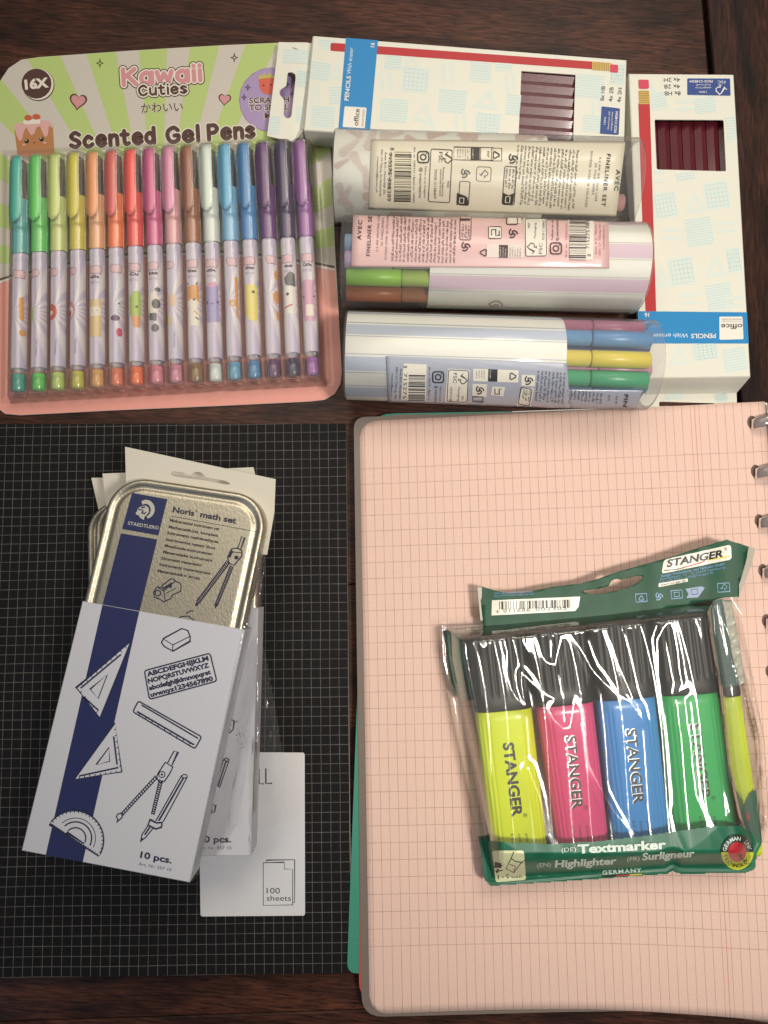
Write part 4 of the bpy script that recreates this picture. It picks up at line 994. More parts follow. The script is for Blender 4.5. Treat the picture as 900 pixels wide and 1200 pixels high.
insta(k, 496, 184, 6.5, tk); k.text('@ aveccreative', 492, 196, 3.4, -92, tk, 4, width=36, res=2); k.text('Follow us on instagram', 498, 195, 2.2, -92, tk, 4, width=37, res=2)
k.outline(516, 206, 25, 62, .9, tk, 3, -3, 2.5)
fsc(k, 524, 184.5, 6.5, -92, tk, 4); k.text('FSC', 514.5, 178, 4.2, -92, tk, 4, width=12); k.text('MIX', 524, 212, 2.6, -92, tk, 4, width=8); k.text('Packaging | Supporting', 519, 196, 2.1, -92, tk, 4, width=34, res=2); k.text('responsible forestry', 516, 198, 2.1, -92, tk, 4, width=32, res=2); k.text('FSC® C138407', 509.3, 199, 2.8, -92, tk, 4, width=34, res=2)
k.outline(555, 180, 46, 15, .6, tk, 3, -1); k.rect(557, 180.5, 10.5, 14.5, tk, 3, -1); k.micro(553.5, 174.5, 12, 3, 2.9, -91, whitet, 4, seed=4); k.micro(548, 174.5, 12, 5, 3, -91, tk, 4, seed=5); k.line([(563.5, 173), (563.3, 187)], .6, tk, 4); k.text('PAP', 571, 177, 2.6, -91, tk, 4, width=7)
k.outline(582, 181, 12, 15, .6, tk, 3, -1); recyc(k, 581, 181.5, 5.6, tk, 4, -90)
swirlic(k, 545, 203, 6, P_('6b675c')); k.outline(567, 204, 17, 17, .7, P_('6b675c'), 3, -3, 3); fsc(k, 567, 204, 5, 0, P_('6b675c'), 4)
k.outline(544, 226.5, 12, 28, .8, tk, 3, -4, 2); k.poly([(535.5, 226), (546, 230), (548, 232), (549, 240.5), (535, 240)], tk, 4); k.outline(541, 235, 5, 6, .7, whitet, 5, -4)
swirlic(k, 601, 186, 6.2, tk); k.outline(597, 217.5, 14, 45, .9, tk, 3, -4, 2.5); k.poly([(589, 225.5), (596, 229), (602.5, 226.5), (600.8, 239.5), (588.5, 239)], tk, 4); k.outline(595, 234, 5, 7, .7, whitet, 5, -5); k.micro(601, 198, 25, 3, 4, -94, tk, 4, seed=9, h=3)
k.micro(676, 176, 72, 17, 4.35, -95, tk, 3, h=2.9, seed=11, ragged=.12)
k.text('AVEC', 722.5, 198.5, 4.8, -96, tk, 4, bold=.02, width=25, space=1.25); k.text('FINELINER SET', 711.5, 180, 4.4, -96, tk, 4, bold=.015, width=62, space=1.2)
k.text('0.4 MM WRITING LINE', 702.5, 184, 2.5, -96, tk, 4, width=52, res=2, space=1.3); k.text('20 FINELINERS', 697.5, 191, 2.5, -96, tk, 4, width=37, res=2, space=1.3); k.text('DIVIDED OVER 18 COLOURS', 692.5, 177, 2.5, -96, tk, 4, width=66, res=2, space=1.3)
k.build('lettering', T1.t, T1.surf(.26), cut=(1, 4))
for px0, px1, py, a, b, lb in ((731, 600, 236, 'b98a86', 'c09a94', 'dull red fineliner low in the uppermost tube'), ):
    T1.liner(px0, px1, py, a, b, lb, px0-55)

# --- middle tube: white and lilac stripes
T2 = Tube(401, 753.5, 305.5, 309.5, 'fineliner tube with lilac stripes and pink sticker, middle of three')
T2.body()
sw = mat('stripe_white', '#eeefe4', .5, bump=.04)
u_in, _ = T2.hit(503, 330, RT-.7)
T2.shell('paper_insert', u_in, T2.L-1.3, RT-.7, sw)
def bands(T, ref, bl, ua, ub, m_list, parent_name='stripes', off=-.6):
    V = []; Fc = []; fm = []; mats = []
    for y0, y1, m in bl:
        p0 = T.hit(ref, y0, RT+off)[1]; p1 = T.hit(ref, y1, RT+off)[1]; n = max(1, int(abs(p1-p0)/.05))
        if m not in mats: mats.append(m)
        for q in range(n):
            a, b = p0+(p1-p0)*q/n, p0+(p1-p0)*(q+1)/n; k0 = len(V)
            V += [T.at(ua, a, RT+off), T.at(ub, a, RT+off), T.at(ub, b, RT+off), T.at(ua, b, RT+off)]; Fc.append((k0, k0+1, k0+2, k0+3)); fm.append(mats.index(m))
    return mesh(parent_name, V, Fc, mats, T.t, fm)
lilac = P_('dcc6d2'); thin = P_('c6c7c0')
bands(T2, 740, [(258.6, 263.5, P_('cdb8c2')), (284, 285, thin), (286, 302.5, lilac), (304, 304.8, thin), (325.2, 326.2, thin), (327.6, 343.5, lilac), (345, 345.8, thin), (363, 364, thin)], u_in+.1, T2.L-1.5, None)
pinks = mat('sticker_pink', '#dfbab6', .38, coat=.15, bump=.10, bscale=90)
T2.wrapped('sticker', [(414, 247.5), (713, 260), (714, 314.5), (411.5, 312.5)], .05, pinks, wob=.05)
k = Ink(); tk2 = P_('4a3438')
k.text('AVEC', 423, 281, 4.6, 86, tk2, 4, bold=.02, width=23, space=1.25); k.text('FINELINER SET', 433.5, 300, 4.4, 87, tk2, 4, bold=.015, width=52, space=1.2)
k.text('0.4 MM WRITING LINE', 443, 294.5, 2.5, 87, tk2, 4, width=44, res=2, space=1.3); k.text('20 FINELINERS', 448.5, 288, 2.5, 87, tk2, 4, width=33, res=2, space=1.3); k.text('DIVIDED OVER 18 COLOURS', 453, 304, 2.5, 87, tk2, 4, width=53, res=2, space=1.3)
k.micro(461, 306, 55, 17, 4.5, 88, tk2, 3, h=2.9, seed=21, ragged=.12)
k.poly(roundpoly([(538, 252), (552, 253), (552.5, 282), (539, 281)], 2), pinks, 2); k.outline(545.5, 267, 13, 28, .9, tk2, 3, -1, 2.5); k.rect(545, 255.5, 12, 6, tk2, 3); k.micro(543, 279, 18, 3, 3.8, 88, tk2, 4, seed=8, h=3)
swirlic(k, 545.5, 289, 6, tk2); k.outline(580, 272.5, 15, 14, .8, P_('4a4a40'), 3, 1, 2); k.poly([(573, 266), (588, 266.6), (588, 279), (573, 278.6)], whitet, 2); k.line([(576, 276), (576, 269), (581, 269), (581, 276), (585, 276), (585, 270)], 1.1, tk2, 4)
k.rect(592, 294, 44, 15.5, P_('e3d6cc'), 2, -1); recyc(k, 567, 296, 5.6, tk2, 4, 90); k.rect(590, 294.5, 10.5, 15, tk2, 3, -1); k.micro(587, 300.5, 12, 3, 2.9, 88, whitet, 4, seed=4); k.micro(598, 301, 12, 5, 3, 88, tk2, 4, seed=5)
k.rect(603, 256.5, 15, 10.5, whitet, 2); k.outline(600, 257, 13, 12, 1, tk2, 3, 0, 2); k.rect(601, 251, 11, 3.5, tk2, 4); swirlic(k, 601, 273.5, 6, tk2)
k.poly(roundpoly([(613.5, 254), (640.5, 255), (642, 300.5), (616, 300)], 2.5), whitet, 2); k.outline(628, 278, 24.5, 44, .9, tk2, 3, 1, 2.5)
fsc(k, 624, 291, 6.3, 92, tk2, 4); k.text('FSC', 635.5, 297.5, 4.2, 89, tk2, 4, width=13); k.text('Packaging', 628, 279, 2.3, 89, tk2, 4, width=18, res=2); k.text('FSC® C138407', 638, 281, 2.6, 89, tk2, 4, width=23, res=2); k.text('MIX', 621, 267, 2.6, 89, tk2, 4, width=6)
insta(k, 651.5, 291, 6.5, tk2); k.text('Follow us on', 648.5, 281, 2.4, 90, tk2, 4, width=24, res=2); k.text('@ aveccreative', 654.5, 282, 3.2, 90, tk2, 4, width=25, res=2); k.text('Art. nr. 1030101', 664.5, 302, 2.2, 89, P_('b06a72'), 4, width=40, res=2)
k.poly([(666, 257.5), (696, 259), (695, 304.5), (668, 303)], whitet, 2); k.barcode(677, 280, 50, 20, 89, tk2, 4, 3, 50)
k.text('8', 692.5, 300.5, 4.4, 89, tk2, 4); k.text('715275', 690.5, 291.5, 4, 89, tk2, 4, width=22); k.text('3884', 690.5, 268, 4, 89, tk2, 4, width=10)
k.text('Avec B.V., Haven', 699.5, 298, 2.4, 90, P_('b06a72'), 4, width=36, res=2); k.text('5001 CV Tilburg, the', 704, 299, 2.4, 90, P_('b06a72'), 4, width=37, res=2); k.text('creative@avec.nl', 708.5, 292, 2.2, 90, P_('b06a72'), 4, width=28, res=2)
k.build('lettering', T2.t, T2.surf(.26), cut=(1, 4))
k = Ink(); k.line([(572+3+2, 360), (573, 356.5), (578, 353.5), (584, 353), (588, 356), (589, 359)], 1.4, P_('b298a2'), 2); k.line([(578, 360), (580, 356.8), (584, 357.5), (583, 360)], 1.1, P_('b298a2'), 2)
k.build('logo', T2.t, T2.surf(-.5), cut=(1, 3))
for px0, px1, py, a, b, lb, cp in ((406, 520, 325.5, '9fd84e', 'b3cf62', 'lime green fineliner at the left of the middle tube', 470), (406, 520, 344.5, 'b8693c', 'b87a50', 'orange brown fineliner below the lime green one', 470), (404, 520, 286, '86aac4', '8fb0c4', 'blue fineliner behind the pink sticker edge', 460), (404, 520, 305, 'bfa6c4', 'c0aec4', 'violet fineliner behind the pink sticker edge', 460)):
    T2.liner(px0, px1, py, a, b, lb, cp, depth=RT-5.6, rr=4.5)

# --- bottom tube: blue stripes
T3 = Tube(404.5, 766, 416, 424.5, 'fineliner tube with blue stripes and colourful pen ends, lowest of three')
T3.body()
u_in, _ = T3.hit(664.5, 410, RT-.7)
T3.shell('paper_insert', 1.3, u_in, RT-.7, sw)
bs = P_('bcc6d4'); bs2 = P_('aeb8c0')
bands(T3, 430, [(366, 368, bs), (377.6, 378.6, bs2), (380.5, 391.8, bs), (393.4, 394.2, bs2), (414.5, 415.4, bs2), (418, 434.5, bs), (436.3, 437.2, bs2), (451.8, 452.7, bs2), (454.3, 465, bs), (470, 475, bs)], 1.5, u_in-.1, None)
stb = mat('sticker_blue', '#aab0be', .38, coat=.15, bump=.10, bscale=90)
T3.wrapped('sticker', [(452.5, 417), (664.5, 425.5), (668, 479), (455, 471)], .05, stb, wob=.04, nu=40)
T3.wrapped('sticker_end', [(664, 456.5), (753.5, 457.5), (745, 478.5), (667, 478.5)], .05, stb, nu=14, nv=8)
k = Ink(); tb = P_('34363e')
k.text('Avec B.V., Havendijk', 469, 432, 2.4, -92, tb, 4, width=36, res=2); k.text('5001 CV Tilburg, the', 464, 430, 2.4, -92, tb, 4, width=38, res=2); k.text('creative@avec.nl', 459, 437, 2.2, -92, tb, 4, width=28, res=2)
k.poly([(473, 426), (500, 427.2), (499, 470), (470, 468)], whitet, 2); k.barcode(488.5, 455, 31, 19.5, -91, tb, 4, 6, 36); k.text('8', 472.8, 428.5, 4.4, -90, tb, 4); k.text('715275', 473.2, 437.5, 4, -92, tb, 4, width=30)
k.text('Art. nr. 1030101 | Batch nr.', 502.5, 430, 2.2, -91, tb, 4, width=40, res=2)
insta(k, 513.5, 442, 6.4, tb); k.text('@ aveccreative', 510, 452, 3.2, -92, tb, 4, width=20, res=2); k.text('Follow us on', 515.5, 453, 2.3, -92, tb, 4, width=17, res=2)
k.poly(roundpoly([(525, 432), (550.5, 433.5), (547.5, 473), (521, 471)], 2.2), whitet, 2); k.outline(536.5, 452.5, 23.5, 37, .9, tb, 3, -3, 2.4)
fsc(k, 542, 444, 6, -92, tb, 4); k.text('FSC', 531.5, 437, 4, -92, tb, 4, width=12); k.text('MIX', 541, 464, 2.3, -92, tb, 4, width=5); k.text('Packaging', 537, 454, 2.2, -92, tb, 4, width=16, res=2); k.text('FSC® C138', 527.5, 454, 2.6, -92, tb, 4, width=16, res=2)
k.rect(581, 440.3, 53, 14.5, whitet, 2, -2); k.rect(577.5, 440, 11, 14.5, tb, 3, -2); k.micro(574, 434, 11, 3, 2.9, -92, whitet, 4, seed=4); k.micro(567, 434, 11, 4, 3, -92, tb, 4, seed=5); recyc(k, 600.5, 441, 5.4, tb, 4, -90)
k.rect(562, 457.5, 17, 15, whitet, 2, -2); swirlic(k, 562, 457.5, 5.4, tb); k.poly([(577, 453), (592, 453.5), (590, 464.5), (575, 463)], whitet, 2); k.line([(580, 455.5), (580, 462), (585, 462), (585, 456), (588, 456)], 1.1, tb, 4); k.outline(560, 468, 12, 6, .9, tb, 3, -3)
k.rect(619, 446, 16, 13, whitet, 2, -2); swirlic(k, 619.3, 446, 5.6, tb); k.poly([(612, 454), (626, 455), (622, 476), (605, 475)], whitet, 2); k.outline(615.5, 465, 13, 20, .9, tb, 3, -10, 2); k.micro(620, 457, 15, 3, 3.6, -96, tb, 4, seed=8, h=3)
k.micro(661, 437, 38, 8, 4.4, -95, tb, 3, h=2.9, seed=31, ragged=.12)
k.build('lettering', T3.t, T3.surf(.26), cut=(1, 4))
k = Ink(); k.micro(704, 461, 14, 9, 4.4, -97, tb, 3, h=2.9, seed=41, ragged=.2); k.text('FIN', 732, 462, 4.4, -97, tb, 4, bold=.015, width=15); k.text('0.4 M', 722, 464, 2.3, -97, tb, 4, width=9, res=2); k.text('DIV', 713, 463, 2.3, -97, tb, 4, width=7, res=2)
k.build('lettering', T3.t, T3.surf(.28), cut=(1, 4))
for px0, px1, py, a, b, lb, cp in ((754, 640, 381, 'b8708e', 'b8708e', 'pink fineliner highest in the blue striped tube', 694), (762, 640, 397, '5b8dbd', '6493bd', 'blue fineliner above the yellow one', 693), (761, 640, 420.5, 'e2d04e', 'e0d05c', 'yellow fineliner in the middle of the blue striped tube', 692), (759, 640, 443.5, '43a878', '4aa87c', 'green fineliner below the yellow one', 691)):
    T3.liner(px0, px1, py, a, b, lb, cp, depth=RT-5.6, rr=4.4)
for px0, px1, py, a, b, lb, cp in ((762, 640, 432, 'c48fa4', 'c48fa4', 'pale pink fineliner between yellow and green ones', 700), (757, 640, 456, '3a8aa4', '4088a0', 'teal fineliner just above the sticker end', 694), (758, 640, 404, '4a5f94', '4a5f94', 'dark blue fineliner behind the blue one', 694)):
    T3.liner(px0, px1, py, a, b, lb, cp, depth=RT-13.5, rr=4.2)
# ------------------------------------------------------------------ math set tins in card sleeves
def multi_cut_build(k, name, parent, surf, stepx, stepy, solid=0.0, smooth=False):
    bm = bmesh.new(); bv = [bm.verts.new(p) for p in k.v]
    for q, i in zip(k.f, k.m):
        try: fc = bm.faces.new([bv[j] for j in q]); fc.material_index = i
        except ValueError: pass
    for ax, st in ((0, stepx), (1, stepy)):
        if not st: continue
        lo = min(p[ax] for p in k.v); hi = max(p[ax] for p in k.v); x = math.floor(lo/st)*st+st
        while x < hi:
            bmesh.ops.bisect_plane(bm, geom=bm.verts[:]+bm.edges[:]+bm.faces[:], plane_co=(x, x, 0), plane_no=(1, 0, 0) if ax == 0 else (0, 1, 0)); x += st
    bm.verts.index_update()
    o = mesh(name, [surf(*v.co) for v in bm.verts], [tuple(q.index for q in f.verts) for f in bm.faces], k.mats, parent, [f.material_index for f in bm.faces], smooth=smooth)
    bm.free()
    if solid: s = o.modifiers.new('thick', 'SOLIDIFY'); s.thickness = solid*MM; s.offset = 1
    return o
def film(name, poly, zf, parent, m, step=1.7, mat2=None, poly2=None):
    x0 = min(p[0] for p in poly); x1 = max(p[0] for p in poly); y0 = min(p[1] for p in poly); y1 = max(p[1] for p in poly)
    nx, ny = int((x1-x0)/step)+1, int((y1-y0)/step)+1; idx = {}; V = []; Fc = []; fm = []
    def vid(i, j):
        if (i, j) not in idx:
            idx[(i, j)] = len(V); px, py = x0+i*step, y0+j*step; V.append(W(px, py, zf(px, py)))
        return idx[(i, j)]
    for j in range(ny):
        for i in range(nx):
            cx_, cy_ = x0+(i+.5)*step, y0+(j+.5)*step
            if not in_poly(cx_, cy_, poly): continue
            Fc.append((vid(i, j), vid(i, j+1), vid(i+1, j+1), vid(i+1, j)))
            fm.append(1 if poly2 and in_poly(cx_, cy_, poly2) else 0)
    return mesh(name, V, Fc, [m]+([mat2] if mat2 else []), parent, fm, smooth=True)
def seg_dist(px, py, pts):
    best = 1e9
    for (ax, ay), (bx, by) in zip(pts, pts[1:]):
        dx, dy = bx-ax, by-ay; t = max(0, min(1, ((px-ax)*dx+(py-ay)*dy)/(dx*dx+dy*dy+1e-9)))
        best = min(best, math.hypot(px-ax-dx*t, py-ay-dy*t))
    return best
def tin_metal():
    m = mat('tin_metal', (.53, .49, .385), .34, 1.0)
    nt = m.node_tree; N = nt.nodes.new; L = nt.links.new; b = nt.nodes['Principled BSDF']; tc = N('ShaderNodeTexCoord')
    mp = N('ShaderNodeMapping'); mp.inputs['Scale'].default_value = (1100, 620, 800); mp.inputs['Rotation'].default_value = (0, 0, .5); L(tc.outputs['Object'], mp.inputs[0])
    n = N('ShaderNodeTexNoise'); n.inputs['Scale'].default_value = 1; n.inputs['Detail'].default_value = 4; L(mp.outputs[0], n.inputs['Vector'])
    bp = N('ShaderNodeBump'); bp.inputs['Strength'].default_value = .85; bp.inputs['Distance'].default_value = .00014; L(n.outputs[0], bp.inputs['Height']); L(bp.outputs[0], b.inputs['Normal'])
    r = N('ShaderNodeMapRange'); r.inputs[3].default_value = .34; r.inputs[4].default_value = .5; L(n.outputs[0], r.inputs[0]); L(r.outputs[0], b.inputs['Roughness'])
    return m
TIN = tin_metal()
slv = mat('sleeve_white', '#bfc0c7', .5, bump=.05, bscale=600); tabc = mat('tab_white', '#cdc8ba', .55, bump=.05)
navy = mat('print_navy', '#1d2452', .45); navy2 = mat('line_navy', '#20233f', .5)
def tin_case(q, z0, z1, label, rad=17):
    C = [W(p[0], p[1], z1) for p in q]; wd = (C[1]-C[0]).length; ht = (C[3]-C[0]).length
    up = (C[0]-C[3]); t = thing('math_set_tin', label, 'metal tin', ((C[2].x+C[3].x)/2, (C[2].y+C[3].y)/2, z0), math.atan2(-up.x, up.y), 'flat metal math set tins')
    def F_(x, y, z):
        s, u = x/wd, y/ht; p = C[0].lerp(C[1], s).lerp(C[3].lerp(C[2], s), u); return (p.x, p.y, z)
    def loop(ins, z, r):
        r = max(.5, r-ins); P = []
        for (cx_, cy_, a0) in ((ins+r, ins+r, 180), (wd-ins-r, ins+r, 270), (wd-ins-r, ht-ins-r, 0), (ins+r, ht-ins-r, 90)):
            for i in range(13):
                a = R(a0+90*i/12); P.append(F_(cx_+r*math.cos(a), cy_+r*math.sin(a), z))
        return P
    def loft(name, prof, cap=True):
        V = []; Fc = []; n = 52
        for ins, z in prof: V += loop(ins, z, rad)
        for a in range(len(prof)-1):
            for i in range(n): Fc.append((a*n+i, a*n+(i+1) % n, (a+1)*n+(i+1) % n, (a+1)*n+i))
        if cap: Fc.append(tuple((len(prof)-1)*n+i for i in range(n)))
        o = mesh(name, V, Fc, TIN, t, smooth=True)
        for p in o.data.polygons:
            if len(p.vertices) > 4: p.use_smooth = False
        return fix_normals(o)
    loft('tin_base', [(3, z0), (1.2, z0), (.7, z0+.6), (.7, z1-4)], False)
    loft('tin_lid', [(.9, z1-7.4), (.2, z1-7.8), (-.2, z1-7.4), (0, z1-6.8), (0, z1-1.6), (.35, z1-.6), (1.1, z1-.05), (1.9, z1), (2.7, z1-.25), (3.3, z1-.95), (4.1, z1-1.25), (4.9, z1-1.05), (5.6, z1-.5), (6.3, z1-.3), (7.2, z1-.3)])
    return t
def sleeve(q, z0, z1, label):
    C = [W(p[0], p[1], z1) for p in q]; up = C[0]-C[3]
    t = thing('card_sleeve', label, 'card sleeve', ((C[2].x+C[3].x)/2, (C[2].y+C[3].y)/2, z0), math.atan2(-up.x, up.y), 'white card sleeves of math set tins')
    box_quad('sleeve_wrap', q, z0, z1, slv, t, cham=.4)
    return t
def hang(parent, poly, z, hole=None):
    return slab('hang_tab', [poly]+([hole] if hole else []), z-.5, z, tabc, parent)
zs = [(7.2, 23.4), (24.2, 40.4), (41.2, 57.6)]
# lowest
q3 = [(101, 588), (290, 586), (288, 985), (106, 988)]
t3 = tin_case(q3, zs[0][0], zs[0][1], 'gold tone math set tin at the bottom of the stack, only its left rim showing')
s3 = sleeve([(104, 715), (292, 715), (291, 990), (104, 992)], zs[0][0]-.1, zs[0][1]+.3, 'white card sleeve at the bottom of the tin stack'); 
hang(s3, [(107, 560), (285, 556), (285, 640), (125, 640)], 16)
# middle
q2 = [(111, 583), (303, 581), (296, 990), (106, 990)]
t2 = tin_case(q2, zs[1][0], zs[1][1], 'gold tone math set tin in the middle of the stack, under the topmost tin')
s2 = sleeve([(104, 712), (302.6, 712), (294, 1003.5), (100, 1003)], zs[1][0]-.1, zs[1][1]+.3, 'white card sleeve marked pcs. in the middle of the stack, peeking out on the right')
hang(s2, [(120, 555), (297, 547.5), (300, 560), (302, 640), (130, 640)], 32)
# top
q1 = [(133.6, 555.5), (317.5, 583), (226, 1016), (31, 980)]
t1 = tin_case(q1, zs[2][0], zs[2][1], 'topmost gold tone tin printed math set, with its helmeted head logo')
qs1 = [(96.5, 704.5), (287.5, 738), (222, 1034.5), (25, 997)]
s1 = sleeve(qs1, zs[2][0]-.1, zs[2][1]+.35, 'topmost white card sleeve with navy stripe and drawings of drafting tools')
cc = lambda x, y: (x/3.46+80, y/3.46+510)
hang(s1, [(146.5, 523.5), (323, 561.5), (321.5, 600), (313, 650), (150, 640), (147.5, 560)], 49.5, [cc(*p) for p in [(417, 158), (420, 149), (432, 147), (470, 153), (498, 163), (508, 152), (522, 148), (540, 152), (556, 170), (640, 186), (654, 194), (655, 200), (640, 200), (560, 184), (440, 168), (424, 164)]])
# sleeve prints
INK_W = 1.3
A_ = lambda x, y: (x/4.286+80, y/4.286+730)
B_ = lambda x, y: (x/3.913+20, y/3.913+880)
C_ = lambda x, y: (x/6+150, y/6+570)
ppr = mat('print_paper', '#bfc0c7', .5)
k = Ink(); k.lw = 1.3
k.poly([(120, 709), (163.3, 716.7), (97, 1010.3), (53.5, 1002.2)], navy, 1)
LW = 1.15
def setsq(a, b, c, inner, wd, ticks):
    k.poly([a, b, c], ppr, 2); k.line([a, b, c], LW, navy2, 3, True); k.line(inner, .9, navy2, 3, True)
    for (p, q) in wd: k.line([p, q], 1.5, navy2, 3)
    for (p, q, n, ins) in ticks:
        for i in range(1, n):
            f = i/n; x, y = p[0]+(q[0]-p[0])*f, p[1]+(q[1]-p[1])*f; k.line([(x, y), (x+ins[0], y+ins[1])], .8, navy2, 3)
a, b, c = A_(40, 325), A_(312, 98), A_(160, 475)
setsq(a, b, c, [A_(110, 332), A_(196, 260), A_(150, 380)], [(A_(62, 328), A_(265, 158)), (A_(78, 372), A_(152, 440))], [(a, b, 11, (1.6, 2)), (a, c, 6, (2, -1.4))])
a, b, c = A_(235, 503), B_(480, 96), B_(262, 129)
setsq(a, b, c, [A_(205, 625), A_(208, 695), A_(140, 712)], [(A_(228, 570), A_(245, 712)), (B_(285, 115), B_(465, 76))], [(a, b, 8, (-2.2, .6)), (c, b, 9, (-.6, -2.2))])
# eraser
k.line([A_(*p) for p in [(478, 78), (570, 28), (600, 38), (612, 68), (612, 92), (525, 142), (482, 118), (468, 98)]], 1.2, navy2, 3, True)
k.line([A_(*p) for p in [(480, 82), (525, 110), (610, 68)]], .7, navy2, 3); k.line([A_(525, 112), A_(524, 138)], .8, navy2, 3)
# lettering stencil
k.line([A_(*p) for p in roundpoly([(382, 240), (712, 152), (746, 292), (408, 384)], 14, 3)], 1.2, navy2, 3, True)
sa = math.degrees(math.atan2(240-152, 712-382))
for i, (tx, x0_, y0_, wv) in enumerate((('ABCDEFGHIJKLM', 397, 269, 320), ('NOPQRSTUVWXYZ', 402, 303, 318), ('abcdefghijklmnopqrst', 408, 338, 320), ('uvwxyz1234567890', 415, 372, 325))):
    X, Y = A_(x0_, y0_); k.text(tx, X, Y, 5.2, sa, navy2, 3, bold=.05, width=wv/4.286*1.0)
# ruler
k.line([A_(*p) for p in roundpoly([(352, 392), (670, 572), (636, 632), (324, 446)], 12, 3)], 1.2, navy2, 3, True)
k.line([A_(368, 412), A_(652, 580)], 1.3, navy2, 3); k.line([A_(345, 445), A_(632, 612)], 1.5, navy2, 3)
for i in range(1, 10):
    f = i/10; p = (324+(636-324)*f, 446+(632-446)*f); k.line([A_(*p), A_(p[0]+6, p[1]-10)], .8, navy2, 3)
# protractor
PC = B_(262, 409); pr = 135/3.913; da = R(-33)
arcp = [(PC[0]+pr*math.cos(R(-33+180*i/22)), PC[1]-pr*math.sin(R(-33+180*i/22))) for i in range(23)]
k.poly(arcp, ppr, 2); k.line(arcp, 1.3, navy2, 3, True)
for i in range(1, 22):
    a_ = R(-33+180*i/22); k.line([(PC[0]+pr*math.cos(a_), PC[1]-pr*math.sin(a_)), (PC[0]+(pr-2.6)*math.cos(a_), PC[1]-(pr-2.6)*math.sin(a_))], .8, navy2, 3)
    f = -1+2*i/22; k.line([(PC[0]+pr*f*math.cos(da), PC[1]-pr*f*math.sin(da)), (PC[0]+pr*f*math.cos(da)+1.2, PC[1]-pr*f*math.sin(da)-1.9)], .7, navy2, 3)
for rr, w_ in ((.68, .7), (.55, 1.3)): k.line([(PC[0]+1.5+pr*rr*math.cos(R(-28+160*i/14)), PC[1]-2.5-pr*rr*math.sin(R(-28+160*i/14))) for i in range(15)], w_, navy2, 3)
k.line([(PC[0]+1.5+pr*.35*math.cos(R(-33+180*i/12)), PC[1]-2.5-pr*.35*math.sin(R(-33+180*i/12))) for i in range(13)], 1.2, navy2, 3, True)
# compass with pencil
def leg(p0, p1, w0, w1, n=16, f=k):
    p0, p1 = Vector(p0), Vector(p1); d = (p1-p0); nn = Vector((-d.y, d.x)).normalized()
    f.line([tuple(p0+nn*w0), tuple(p1+nn*w1)], .9, navy2, 3); f.line([tuple(p0-nn*w0), tuple(p1-nn*w1)], .9, navy2, 3)
    for i in range(n):
        q = p0+d*(i+.5)/n; ww = w0+(w1-w0)*(i+.5)/n; dd = d.normalized(); f.line([tuple(q+nn*ww-dd*.5), tuple(q-nn*ww+dd*.5)], 1.1, navy2, 3)
leg(B_(640, 118), B_(480, 292), 1.7, 1.5, 18); leg(B_(660, 132), B_(622, 292), 2.0, 1.6, 16)
k.line([B_(*p) for p in [(462, 290), (480, 284), (482, 305), (455, 328), (462, 315), (455, 300)]], 1, navy2, 3, True)
k.poly([B_(*p) for p in [(680, 52), (714, 74), (700, 104), (675, 140), (655, 145), (640, 125), (645, 105)]], ppr, 3); k.line([B_(*p) for p in [(680, 52), (714, 74), (700, 104), (675, 140), (655, 145), (640, 125), (645, 105)]], 1.1, navy2, 4, True)
k.line([B_(*p) for p in [(690, 55), (720, 0), (738, 5), (710, 66)]], 1, navy2, 4); k.line([(B_(664, 108)[0]+3.6*math.cos(R(a)), B_(664, 108)[1]-3.6*math.sin(R(a))) for a in range(0, 360, 30)], .9, navy2, 4, True)
k.disc(*B_(664, 108), 1.4, navy2, 4, n=8)
k.line([B_(*p) for p in [(755, 112), (636, 322)]], 1, navy2, 3); k.line([B_(*p) for p in [(780, 120), (670, 325)]], 1, navy2, 3); k.line([B_(*p) for p in [(766, 118), (650, 320)]], 1.6, navy2, 3); k.disc(*B_(768, 116), 3.2, ppr, 4, ry=2); k.line([(B_(768, 116)[0]+3.2*math.cos(R(a)), B_(768, 116)[1]-2*math.sin(R(a))) for a in range(0, 360, 30)], .9, navy2, 5, True)
k.line([B_(*p) for p in [(610, 315), (640, 330), (665, 328), (662, 350), (636, 358), (600, 340)]], 1.4, navy2, 4, True)
k.line([B_(*p) for p in [(602, 340), (572, 385), (566, 416), (590, 396), (625, 352)]], 1, navy2, 3); k.poly([B_(572, 398), B_(566, 418), B_(582, 402)], navy2, 4); k.line([B_(612, 345), B_(585, 385)], 1.4, navy2, 3)
k.text('10 pcs.', *B_(563, 489), 7.4, -10.5, navy2, 3, bold=.03, width=37.5); k.text('Art. Nr. 557 10', *B_(556, 524), 3.6, -10.5, P_('5a5d75'), 3, width=39)
k.build('print', s1, on_plane(zs[2][1]+.35))
# tin print
k = Ink(); k.lw = 1.3; tz = zs[2][1]-.3
k.poly([C_(28, 45), C_(277, 90), C_(213, 345), C_(-42, 300)], navy, 1); k.poly([C_(-50, 330), C_(206, 372), (163.2, 717.5), (120, 709.5)], navy, 1)
silver = mat('logo_silver', '#b4b2a6', .4)
cr_ = []
for i in range(15):
    a_ = R(125-205*i/14); cr_.append((128+60*math.cos(a_), 160-66*math.sin(a_)))
inn = []
for i in range(15):
    a_ = R(-80+205*i/14); inn.append((124+36*math.cos(a_), 166-44*math.sin(a_)))
k.poly([C_(*p) for p in cr_+inn], silver, 2)
k.poly([C_(*p) for p in [(78, 150), (95, 138), (128, 136), (146, 152), (148, 178), (132, 200), (116, 214), (112, 236), (82, 218), (80, 206), (58, 198), (54, 184), (66, 174), (64, 164)]], silver, 2)
k.line([C_(*p) for p in [(70, 162), (100, 165), (106, 172), (98, 186), (118, 192), (126, 178)]], 1, navy, 3); k.line([C_(*p) for p in [(100, 140), (94, 148), (122, 146)]], .9, navy, 3)
